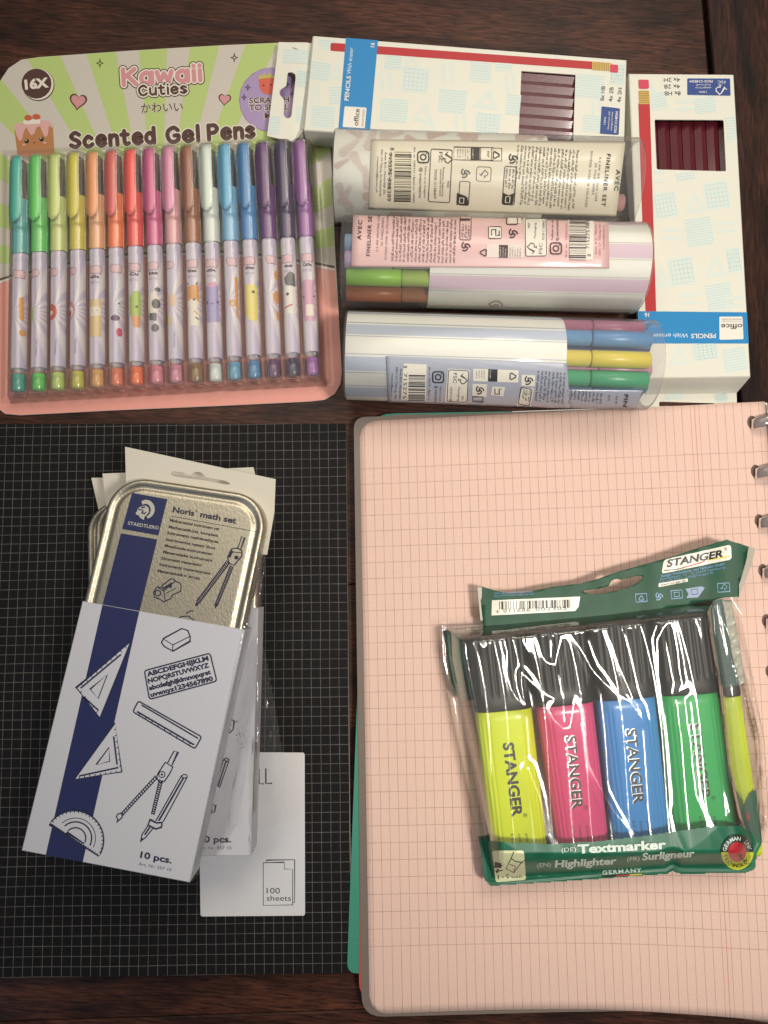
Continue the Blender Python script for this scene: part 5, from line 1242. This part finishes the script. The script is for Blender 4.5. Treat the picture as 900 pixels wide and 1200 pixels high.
k.text('STAEDTLER®', *C_(-2, 268), 3.9, -9.5, silver, 2, bold=.02, width=36.5, space=1.05)
tdark = P_('24243a')
k.text('Noris', *C_(312, 180), 6.6, -10.5, tdark, 2, bold=.035, width=25.5); k.text('®', *C_(470, 180), 3, -10.5, tdark, 2); k.text('math set', *C_(505, 214), 6.6, -10.5, tdark, 2, bold=.035, width=43)
k.line([C_(300, 208), C_(898, 318)], .5, tdark, 2)
tg = P_('33322f')
for t_, x, y, wd in (('Mathematical instrument set', 293, 246, 60), ('Mathematik-Set, komplett', 284, 292, 60), ('Instruments mathématiques', 276, 334, 62), ('Instrumentos matemáticos', 265, 380, 60), ('Meetkunde instrumenten', 256, 424, 58), ('Matematiska instrument', 245, 468, 60), ('Strumenti matematici', 232, 512, 49), ('Instrumenty matematyczne', 220, 556, 62), ('Matematické nástroje', 208, 602, 51)):
    k.text(t_, *C_(x, y), 3.3, -10.3, tg, 2, width=wd*.98, res=2, bold=.035)
k.line([C_(*p) for p in [(205, 705), (180, 745), (185, 778), (222, 792), (250, 812), (300, 790), (310, 765), (330, 755), (370, 738), (374, 700), (365, 680), (335, 668), (318, 650), (300, 650), (262, 680), (245, 690), (235, 712), (205, 705)]], 1, navy2, 2)
k.line([C_(*p) for p in [(210, 712), (250, 735), (330, 668)]], .8, navy2, 2); k.line([C_(250, 735), C_(262, 800)], .8, navy2, 2); k.line([C_(240, 722), C_(310, 680)], 1.6, navy2, 2); k.disc(*C_(296, 700), 2.2, navy2, 3); k.line([(C_(210, 750)[0]+3.3*math.cos(R(a)), C_(210, 750)[1]-3.3*math.sin(R(a))) for a in range(0, 360, 30)], 1, navy2, 2, True); k.line([C_(262, 756), C_(340, 712)], .6, navy2, 2)
leg(C_(706, 530), C_(490, 815), 2.1, 2.0, 26, k); leg(C_(730, 560), C_(622, 830), 1.9, 1.5, 22, k)
k.line([C_(*p) for p in [(728, 440), (770, 432), (800, 452), (800, 490), (745, 556), (712, 540), (700, 500)]], 1.1, navy2, 2, True); k.line([C_(*p) for p in [(770, 440), (800, 352), (820, 360), (792, 448)]], .9, navy2, 2); k.line([C_(712, 500), C_(735, 452)], 2, navy2, 2); k.disc(*C_(762, 500), 2.4, navy2, 3); k.line([C_(738, 462), C_(796, 466)], .7, navy2, 2)
k.poly([C_(470, 838), C_(488, 845), C_(500, 818), C_(480, 812)], navy2, 2); k.poly([C_(606, 826), C_(612, 860), C_(634, 836), C_(628, 826)], navy2, 2)
k.line([C_(408, 895), C_(440, 875), (227, 716)], 1, navy2, 2)
k.line([(206, 728), (212, 722.5), (221, 722), (228, 728)], 1, navy2, 2)
k.build('print', t1, on_plane(tz))
# middle sleeve print that shows on the right
k = Ink(); k.lw = 1.3; S2 = lambda x, y: (x/3.243+220, y/3.243+720)
k.text('10 pcs.', *S2(47, 866), 7.2, 0, navy2, 3, bold=.03, width=36.5); k.text('Art. Nr. 557 10', *S2(38, 893), 3.6, 0, P_('5a5d75'), 3, width=39.5)
k.line([S2(*p) for p in [(155, 408), (166, 400), (177, 405), (172, 438), (160, 450), (150, 440)]], 1.1, navy2, 3, True); k.disc(*S2(163, 420), .8, navy2, 3); k.disc(*S2(160, 438), .8, navy2, 3)
k.line([S2(136, 552), S2(108, 650)], 1, navy2, 3); k.line([S2(157, 556), S2(120, 660)], 1, navy2, 3); k.line([S2(146, 556), S2(114, 655)], 1.5, navy2, 3); k.line([S2(136, 552), S2(146, 546), S2(158, 552), S2(150, 560), S2(136, 552)], 1, navy2, 3)
k.line([S2(*p) for p in [(92, 722), (106, 726), (102, 752), (90, 756)]], 1.1, navy2, 3, True)
rnd = random.Random(3)
for i in range(46):
    a_ = rnd.gauss(198, 13); b_ = rnd.gauss(462, 26); x, y = S2(a_, b_); k.disc(x, y, rnd.uniform(.2, .85), P_('5c5a55'), 3, ry=rnd.uniform(.2, .5), ang=rnd.uniform(0, 180), n=6)
k.build('print', s2, on_plane(zs[1][1]+.3))
# cellophane still hanging on the sleeves
cello = clear('cellophane', (1, 1, 1), .09, .03, (.85, .87, .95), bump=.08, bscale=160, boost=1.0)
rnd = random.Random(8)
rid1 = [([(291, 742), (277, 800), (268, 850), (262, 900), (246, 960), (236, 1010)], 1.3, 2.2), ([(300, 700), (294, 790), (287, 850), (284, 900), (272, 960)], 1.0, 1.8), ([(302, 640), (300, 690), (296, 740)], 1.2, 1.6)]
def zc1(px, py):
    d = min(seg_dist(px, py, [(322, 590), (303, 700), (287, 738), (222, 1034)]), 60)
    z = 58.4-.55*d if px > 287-(py-738)*.219 else 58.4
    z = max(z, 44)
    for pts, h, s in rid1: z += .4*h*math.exp(-(seg_dist(px, py, pts)/s)**2)
    return z+.25*math.sin(px*.5+py*.11)*math.sin(py*.07)
film('wrapper', [(283, 739), (291, 690), (304, 640), (314, 620), (311, 650), (306, 740), (296, 860), (280, 960), (240, 1014), (224, 1034)], zc1, s1, cello, 1.6)
def zc2(px, py):
    z = 41.2-max(0, px-302)*.35
    z = max(z, 10.5)
    for pts, h, s in [([(312, 800), (318, 850), (322, 900), (326, 950)], 1.6, 2.4), ([(331, 900), (333, 955)], .8, 1.6), ([(298, 860), (301, 930), (297, 975)], 1.0, 1.6), ([(292, 940), (290, 965), (294, 985)], 1, 1.3)]: z += .45*h*math.exp(-(seg_dist(px, py, pts)/s)**2)
    return z+.2*math.sin(px*.4+py*.13)
film('wrapper', [(290, 760), (305, 742), (316, 790), (326, 850), (334, 900), (336, 958), (327, 962), (304, 990), (292, 1004)], zc2, s2, cello, 1.6)

# ------------------------------------------------------------------ highlighters in pouches
capm = mat('cap_black', '#232121', .47)
def highlighter(q, z0, z1, split, hexc, label, loc_label=None, group='highlighter pens in plastic pouches'):
    """q: TL TR BR BL of the silhouette in pixels, TL/TR at the cap's closed end"""
    zm = (z0+z1)/2; C = [W(p[0], p[1], zm) for p in q]; top = (C[0]+C[1])/2; bot = (C[3]+C[2])/2; up = top-bot
    t = thing('highlighter', label, 'highlighter', (bot.x, bot.y, z0), math.atan2(-up.x, up.y), group)
    hw = ((C[1]-C[0]).length+(C[2]-C[3]).length)/4; hh = (z1-z0)/2
    def loft(name, prof, m, ribs):
        """prof: (t, scale w, scale h)"""
        V = []; Fc = []; n = 96
        for u, sw_, sh_ in prof:
            p = top.lerp(bot, u); a = (C[1]-C[0]).lerp(C[2]-C[3], u); a.z = 0; a.normalize(); w0 = (C[1]-C[0]).length*(1-u)/2+(C[2]-C[3]).length*u/2
            for i in range(n):
                if i < 72: fx = -.985+1.97*i/71; s_ = 1
                else: fx = .985-1.97*(i-72)/23; s_ = -1
                ed_ = (1-abs(fx)**(4.5 if s_ > 0 else 6))**.5
                x = fx*w0*sw_; y = s_*max(.12, ed_)*hh*sh_
                if ribs == 'cap' and s_ > 0 and .02 < u < split-.075: y -= .75*max(0, math.sin(fx*math.pi*8.5+.4))**.6*(1 if abs(fx) < .9 else 0)
                if ribs == 'body' and s_ > 0 and u > split+.05:
                    f = abs(fx); y += -.5*math.exp(-((f-.60)/.025)**2)-.6*math.exp(-((f-.74)/.025)**2)-.5*math.exp(-((f-.87)/.02)**2)
                V.append(p+a*x+Vector((0, 0, y)))
        for r_ in range(len(prof)-1):
            for i in range(n): Fc.append((r_*n+i, r_*n+(i+1) % n, (r_+1)*n+(i+1) % n, (r_+1)*n+i))
        Fc.append(tuple(range(n))); Fc.append(tuple((len(prof)-1)*n+i for i in range(n)))
        return fix_normals(mesh(name, V, Fc, m, t, smooth=True))
    loft('cap', [(0, .90, .7), (.004, .96, .92), (.015, 1.0, 1.0), (.03, 1.0, 1.0), (split-.09, 1.0, 1.0), (split-.07, 1.0, 1.0), (split-.055, .995, 1.04), (split-.006, .995, 1.04), (split, .97, 1.0)], capm, 'cap')
    loft('barrel', [(split, .93, .96), (split+.004, .975, 1.0), (split+.045, .98, 1.0), (split+.06, .98, .97), (.97, .98, .97), (.99, .93, .85), (1, .8, .7)], mat('barrel_'+hexc, '#'+hexc, .38, coat=.2, sss=0), 'body')
    return t
zf0, zf1 = 19.5, 34.0
ZB = 34.0
fmk = [([(546, 746), (613, 739), (642, 993), (574, 998)], 'e0f02c', 'yellow highlighter at the left end of the front pouch', (589.5, 871), (600.5, 958)),
       ([(614, 739), (684.5, 731), (713.5, 988), (650, 993)], 'e04f84', 'pink highlighter between the yellow and blue ones', (662.5, 863), (671.5, 949)),
       ([(686, 731), (757, 724), (785, 983), (715, 987)], '4593d8', 'blue highlighter between the pink and green ones', (733.5, 855), (743, 943)),
       ([(760, 725), (827, 718.5), (863.5, 979), (786.5, 982)], '3db664', 'green highlighter at the right end of the front pouch', (808.5, 849), (821, 938))]
marks = mat('mark_black', '#161616', .4); marksil = mat('mark_foil', (.75, .75, .72), .25, 1.0)
for n_, (q, hx, lb, ta, tb_) in enumerate(fmk):
    t = highlighter(q, zf0, zf1, .355, hx, lb)
    k = Ink(); an = math.degrees(math.atan2(ta[1]-tb_[1], tb_[0]-ta[0]))
    L_ = math.hypot(tb_[0]-ta[0], tb_[1]-ta[1])
    if n_: k.text('STANGER', ta[0]-.9, ta[1]-.5, 12.5, an, marksil, 1, bold=.03, width=L_)
    k.text('STANGER', ta[0], ta[1], 12.2, an, marks, 2, bold=.02 if n_ else .035, width=L_)
    k.text('®', tb_[0]+12, tb_[1]-5, 5, an, marks, 2)
    for j_, tx_ in enumerate(('premium', 'colour', '6-5 mm')):
        X = tb_[0]+15-j_*8.5; k.text(tx_, X, tb_[1]+19, 3.6, an, marks, 2, width=20, res=2)
    zt = zf1-.2
    k.build('lettering', t, lambda px, py, l, zt=zt: W(px, py, zt+LAY*l))
ry = highlighter([(826, 716), (852, 712), (893, 1000), (862, 1004)], 9.0, 18.5, .36, 'c9da2a', 'yellow highlighter of the rear pouch showing at its right edge')
# rear pouch
pwh = thing('highlighter_pouch', 'rear plastic pouch with green header, hang hole and company logo', 'pouch', (W(720, 760, 8.4).x, W(720, 760, 8.4).y, 8.4), R(8), 'pouches of four highlighters')
hdr = mat('header_green', '#1b5238', .55, noise=.25, nscale=90)
def zh(px, py):
    f = (px-560)/320; d = max(0, (735-py)/95)
    return 20.5+2.0*f+3.4*d*f+.8*math.sin(px*.055)*d+.5*math.sin(px*.16+1)*d
hs = lambda px, py, l: W(px, py, zh(px, py)+LAY*l)
k = Ink()
outer = [(561.5, 687.5), (566.5, 688), (580, 692), (596, 695.5), (615, 694.5), (650, 687.3), (682, 683.5), (700, 678.5), (724, 670), (760, 660), (790, 651.5), (820, 641.5), (852, 632.7), (866, 637), (877, 640.5), (875, 655), (866.5, 684), (866, 699.5), (850, 700), (700, 730), (566.5, 735)]
hole = [(683.5, 693.3), (686, 691.8), (700, 690.5), (713, 687), (717, 680), (722, 678.2), (728, 679.5), (746, 674.5), (752.5, 675), (753.5, 677), (749, 682), (738, 688), (722, 692.5), (706, 696), (690, 696.5)]
k.poly(outer, hdr, 0, holes=[hole])
multi_cut_build(k, 'header', pwh, hs, 6, 6, .25, True)
seal = mat('seal_strip', '#b7aea0', .35); k = Ink()
k.poly([(877.5, 640), (885, 643), (881.5, 660), (868, 695), (866.5, 700.5), (863, 700), (866.5, 684), (873, 664)], seal, 0); multi_cut_build(k, 'seal', pwh, hs, 14, 14, .2); k = Ink(); k.poly([(559.5, 688), (566.8, 688.5), (566.8, 727), (563, 727)], seal, 0)
multi_cut_build(k, 'seal', pwh, hs, 14, 14, .2)
k = Ink(); wl = mat('logo_white', '#e9e6d6', .35); ltb = P_('6f9ec4')
tile = roundpoly([(778, 656), (856.5, 638), (857.5, 655.5), (775, 672.5)], 4, 4); k.poly(tile, wl, 1)
k.text('STANGER', 781.5, 664.6, 8.2, 10.5, marks, 3, bold=.035, width=67, shear=.25); k.text('®', 849, 645.5, 3.6, 10, marks, 3)
k.line([(778, 668.5), (793, 667.3), (802, 665)], 1, marks, 3); k.line([(802, 664.8), (818, 660.5), (826, 657.5)], 1.1, P_('c03a3a'), 3); k.line([(830, 656), (850, 653), (856, 651)], 1.6, P_('e0d24a'), 3)
k.text('Stanger Produktions- und Vertriebs GmbH', 774.5, 676.5, 2.9, 11, ltb, 3, bold=.02, width=76, res=2); k.text('Gewerbestr. 10 · D-32339 Espelkamp', 773.5, 680, 2.6, 10.5, ltb, 3, width=78, res=2); k.text('Fax +49 5743 · info@stanger.de', 773, 683.5, 2.6, 10.5, ltb, 3, width=64, res=2)
k.poly([(772, 683.8), (806, 677.8), (806, 681.5), (771.8, 688)], wl, 2); k.text('www.stanger.de', 774, 686.8, 2.7, 10.3, marks, 3, bold=.02, width=30, res=2)
icb = P_('86aac8')
for x, y, s_ in ((751.5, 700.5, 13), (848, 688.5, 14)): k.outline(x, y, s_, s_*.72, .8, icb, 3, 4)
recyc(k, 751.5, 701.3, 4, icb, 3, 0); swirlic(k, 772, 699, 5, icb); k.outline(793, 696.5, 13, 9.5, .8, icb, 3, 5); k.outline(793, 696.5, 6, 5, .8, icb, 3, 5); k.poly(roundpoly([(803, 690), (822, 687), (826, 689), (818, 700), (804, 701), (807, 696)], 1), P_('93a6c0'), 3); k.outline(814, 693.5, 7, 6, .8, P_('3a5a86'), 4, 8)
fsc(k, 848, 688.5, 4, 10, icb, 3)
k.poly([(576.5, 703.5), (680, 699), (678, 711), (674, 716), (576, 721.3)], wl, 2); k.barcode(627, 708.5, 84, 9.5, 1.5, marks, 3, 12, 62)
k.text('4', 581.5, 718.8, 4.2, 2, marks, 4); k.text('011886', 590, 717.8, 4.2, 2.5, marks, 4, width=31, space=1.2); k.text('002305', 628, 716, 4.2, 2.5, marks, 4, width=36, space=1.2)
k.micro(579, 696.3, 48, 2, 3, 3, ltb, 3, h=2.3, seed=61)
multi_cut_build(k, 'print', pwh, lambda px, py, l: W(px, py, zh(px, py)+.12+LAY*l), 6, 6)
# rear pouch film
pf = clear('pouch_film', (1, 1, .99), .075, .05, (.85, .85, .8), boost=2.0)
def zr(px, py):
    ed = min(seg_dist(px, py, [(843, 700), (862, 735), (879, 800), (894, 870), (900, 990)]), 14)
    z = 9.2+11*min(1, ed/9)**.6
    return z+.3*math.sin(ed*1.0+1.5*math.sin(py*.05))+.25*math.sin(py*.08-px*.1)
film('film', [(835, 706), (866, 699), (870, 730), (884, 800), (896, 868), (902, 960), (893, 990), (862, 995), (850, 850), (838, 760)], zr, pwh, pf, 1.5)
k = Ink(); k.poly([(866, 960), (878, 930), (886, 925), (893, 985), (876, 990)], mat('pouch_green', '#1e5c42', .3, coat=.5), 0); k.disc(872, 958, 7, P_('a8323c', .3), 1); multi_cut_build(k, 'printed_band', pwh, lambda px, py, l: W(px, py, 19.2+LAY*l), 0, 0)
k = Ink(); k.poly([(834, 704), (846, 702), (852, 735), (858, 768), (866, 803), (848, 806), (842, 760)], mat('side_teal', '#23504b', .4), 0)
multi_cut_build(k, 'side_gusset', pwh, lambda px, py, l: W(px, py, 20.0), 0, 0, .15)
k = Ink(); k.poly([(846, 702), (857, 704), (862, 730), (868, 765), (873, 800), (866, 803), (858, 768), (852, 735)], mat('side_silver', '#a8a89a', .25), 0)
multi_cut_build(k, 'side_seam', pwh, lambda px, py, l: W(px, py, 20.3+.5*math.sin(py*.5+px*.3)+.35*math.sin(py*.9)), 3, 3, .15, True)
# front pouch
pf_t = thing('highlighter_pouch', 'front crinkled clear pouch with green Textmarker band over four highlighters', 'pouch', (W(720, 1000, 19).x, W(720, 1000, 19).y, 19.0), R(8), 'pouches of four highlighters')
out_f = [(515.5, 731), (517, 729.5), (600, 722), (700, 712), (800, 700), (841, 695.5), (845, 697), (850, 740), (860, 800), (872, 900), (884, 955), (893, 988), (887, 1000), (884.5, 1019), (872, 1023), (800, 1024), (793, 1023), (788, 1020), (782, 1024), (700, 1030), (640, 1034), (575, 1038), (569, 1036), (565, 1015), (561, 985), (545, 900), (530, 830), (519, 775)]
closed = out_f+[out_f[0]]
D1 = lambda x, y: (x/4.5+505, y/4.5+700)
D2 = lambda x, y: (x/4.286+690, y/4.286+680)
D3 = lambda x, y: (x/2.25+500, y/2.25+810)
D4 = lambda x, y: (x/4.286+690, y/4.286+840)
rid = [
 ([D1(*p) for p in [(485, 165), (390, 190), (388, 230), (405, 300), (400, 400), (425, 490), (455, 540), (500, 575), (488, 520), (478, 450), (480, 400), (520, 440), (600, 510), (655, 540), (620, 590), (650, 650), (700, 695), (730, 690), (745, 630), (755, 545), (800, 600), (812, 720)]], 1.0, 2.1),
 ([D1(*p) for p in [(485, 195), (490, 240), (520, 290), (530, 230), (550, 210), (570, 260), (585, 310), (610, 345), (655, 360), (672, 280), (690, 215), (740, 210), (790, 270), (850, 380), (905, 440)]]+[D2(*p) for p in [(30, 470), (90, 530), (160, 590), (210, 610), (270, 700), (255, 640), (215, 590)]], 1.0, 2.1),
 ([D1(*p) for p in [(255, 205), (290, 215), (292, 250), (275, 270), (258, 235), (262, 205)]], .7, 1.5),
 ([D1(*p) for p in [(598, 185), (615, 170), (640, 172), (610, 195)]], .6, 1.4),
 ([D1(*p) for p in [(725, 155), (800, 185), (850, 160), (895, 140)]]+[D2(*p) for p in [(0, 235), (70, 215), (85, 270), (120, 340), (150, 430), (190, 520), (225, 600)]], 1.0, 2.1),
 ([D2(*p) for p in [(205, 205), (195, 240), (212, 245), (205, 205)]], .6, 1.4),
 ([D2(*p) for p in [(385, 728), (365, 600), (350, 480), (345, 300), (375, 240), (413, 198), (430, 260), (448, 360), (455, 450), (470, 520), (455, 560), (500, 530), (520, 565), (480, 600), (490, 660), (495, 728)]], 1.1, 2.1),
 ([D4(*p) for p in [(385, 0), (400, 150), (412, 300), (422, 430), (412, 480), (440, 600), (480, 690), (515, 740), (510, 785)]], .9, 1.8),
 ([D4(*p) for p in [(490, 0), (508, 100), (520, 230), (540, 400), (580, 480), (620, 545), (650, 590), (690, 660), (720, 720)]], 1.1, 2.1),
 ([D1(812, 720)]+[D3(*p) for p in [(410, 90), (425, 190), (455, 250), (495, 320), (545, 378)]], .9, 1.8),
 ([D3(*p) for p in [(268, 205), (300, 285), (312, 340), (318, 380), (350, 415), (395, 465)]], 1.3, 3.0)]
def near(px, py, pts, m=8):
    return min(p[0] for p in pts)-m < px < max(p[0] for p in pts)+m and min(p[1] for p in pts)-m < py < max(p[1] for p in pts)+m
def mirror_bowl(x, y):
    """shallow bowl added to the film shape so that it mirrors the lamp"""
    return min(7, .00095*(x-106)**2+.0009*(y+92)**2)
def tri(u, P): 
    f = (u/P) % 1; a = abs(f-.5)*2*P/2; e = 1.0
    return math.sqrt((a-P/4)**2+e)-0 if False else a
def zfr(px, py):
    d = seg_dist(px, py, closed)
    inner = max(0, d-9)
    q_ = min(1, inner/19); sh = (q_*(2-q_))**.9
    p = W(px, py, 37)
    u = p.x+.18*p.y+5*math.sin(p.y*.031+1)
    dm = 99; hh_ = 1
    for pts, h, s in rid:
        if near(px, py, pts, 16):
            q = seg_dist(px, py, pts)/(s/2.1)
            if q < dm: dm = q
    wt = 1-math.exp(-(dm/5.3)**2)
    f = (u/38.0) % 1; a = (.5-abs(f-.5))*38; a = math.sqrt((a-9.5)**2+.6)
    z = 20.3+sh*(15.9+mirror_bowl(p.x, p.y)-.26*wt+wt*(.085*a-.5)*sh)
    if py > 1000: z = 20.3+(z-20.3)*max(.12, 1-(py-1000)/36)**.6
    eb = math.exp(-((d-7)/7)**2)
    return z+eb*.28*math.sin(d*.95+1.2*math.sin(py*.045+px*.02))*(.6+.4*math.sin(py*.06-px*.035))
band_poly = [(563, 984), (600, 988), (650, 989), (700, 986), (760, 979), (800, 973), (840, 968), (868, 968), (880, 975), (893, 985), (885, 1019), (872, 1023), (640, 1034), (575, 1038), (567, 1030)]
bandm = mat('band_green', '#1f6b4e', .42, noise=.2, nscale=120)
film('film', out_f, zfr, pf_t, pf, 1.25, bandm, band_poly)
k = Ink(); backg = mat('back_green', '#1c583c', .5)
k.poly([(519, 739), (560, 735), (838, 704), (846, 742), (850, 790), (540, 822), (529, 800)], backg, 0)
k.poly([(560, 980), (880, 965), (885, 1012), (572, 1030)], backg, 0)
multi_cut_build(k, 'back_card', pf_t, lambda px, py, l: W(px, py, 19.3), 0, 0, .2)
k = Ink(); bf = lambda px, py, l: W(px, py, zfr(px, py)+.55+LAY*l)
wt = P_('c9dccf', .35)
k.text('(DE)', 658, 998.5, 5, 4, wt, 3, width=17); k.text('Textmarker', 677, 1000, 10, 3.2, wt, 3, bold=.04, width=104)
k.text('(EN)', 629.5, 1016.5, 5, 3.5, wt, 3, width=16); k.text('Highlighter', 650, 1016.5, 8, 3.2, wt, 3, bold=.035, width=73, shear=.12)
k.text('(FR)', 735, 1009.3, 5, 4, wt, 3, width=14.5); k.text('Surligneur', 752.5, 1008, 8, 4, wt, 3, bold=.035, width=62, shear=.12)
k.text('GERMANY', 706, 1024.8, 4.4, 4, wt, 3, bold=.02, width=46, space=1.2)
k.line([(706, 1027.3), (722, 1026.3)], 1.6, marks, 3); k.line([(722, 1026.3), (738, 1025.4)], 1.6, P_('b03030'), 3); k.line([(738, 1025.4), (752, 1024.7)], 1.6, P_('d8c84a'), 3)
k.poly(roundpoly([(576.5, 996.8), (614, 996.5), (616.5, 1031), (581, 1034)], 3.5), P_('dfe3b4', .35), 3)
k.poly([(577, 1009), (587, 1011.5), (587.5, 1017), (579, 1017)], marks, 4); k.line([(581, 1021), (589, 1020)], 1.4, marks, 4)
k.line([(602, 998), (599, 1006), (593, 1018), (602, 1022.5), (610, 1012), (615, 1008)], 1, marks, 4); k.line([(599, 1006), (604, 1009.5), (613, 1011)], 1, marks, 4); k.line([(597, 1013), (604, 1015), (602, 1021)], .8, marks, 4)
k.text('1 - 5 mm', 583.5, 1029.8, 4.6, 3, marks, 8, bold=.025, width=28)
bc = (864, 998.5)
def ringseg(a0, a1, r0, r1, m, l):
    n = 14; k.poly([(bc[0]+r1*math.cos(R(a0+(a1-a0)*i/n)), bc[1]-r1*1.1*math.sin(R(a0+(a1-a0)*i/n))) for i in range(n+1)]+[(bc[0]+r0*math.cos(R(a1-(a1-a0)*i/n)), bc[1]-r0*1.1*math.sin(R(a1-(a1-a0)*i/n))) for i in range(n+1)], m, l)
ringseg(0, 180, 10.5, 19, P_('2b3a33', .35), 3); ringseg(180, 360, 10.5, 19, P_('c4cc3a', .35), 3); k.disc(bc[0], bc[1], 10.8, P_('b8303a', .35), 4, ry=12)
for i, ch in enumerate('GERMAN INK'):
    a_ = 168-i*17; k.text(ch, bc[0]+12.6*math.cos(R(a_)), bc[1]-13.6*math.sin(R(a_)), 4.6, a_-90, wt, 5, anchor='c', bold=.02, res=2)
for i, ch in enumerate('TECHNOLOGY'):
    a_ = 196+i*16.5; k.text(ch, bc[0]+16.6*math.cos(R(a_)), bc[1]-18*math.sin(R(a_)), 4.4, a_+90, marks, 5, anchor='c', bold=.02, res=2)
multi_cut_build(k, 'band_print', pf_t, bf, 5, 4)
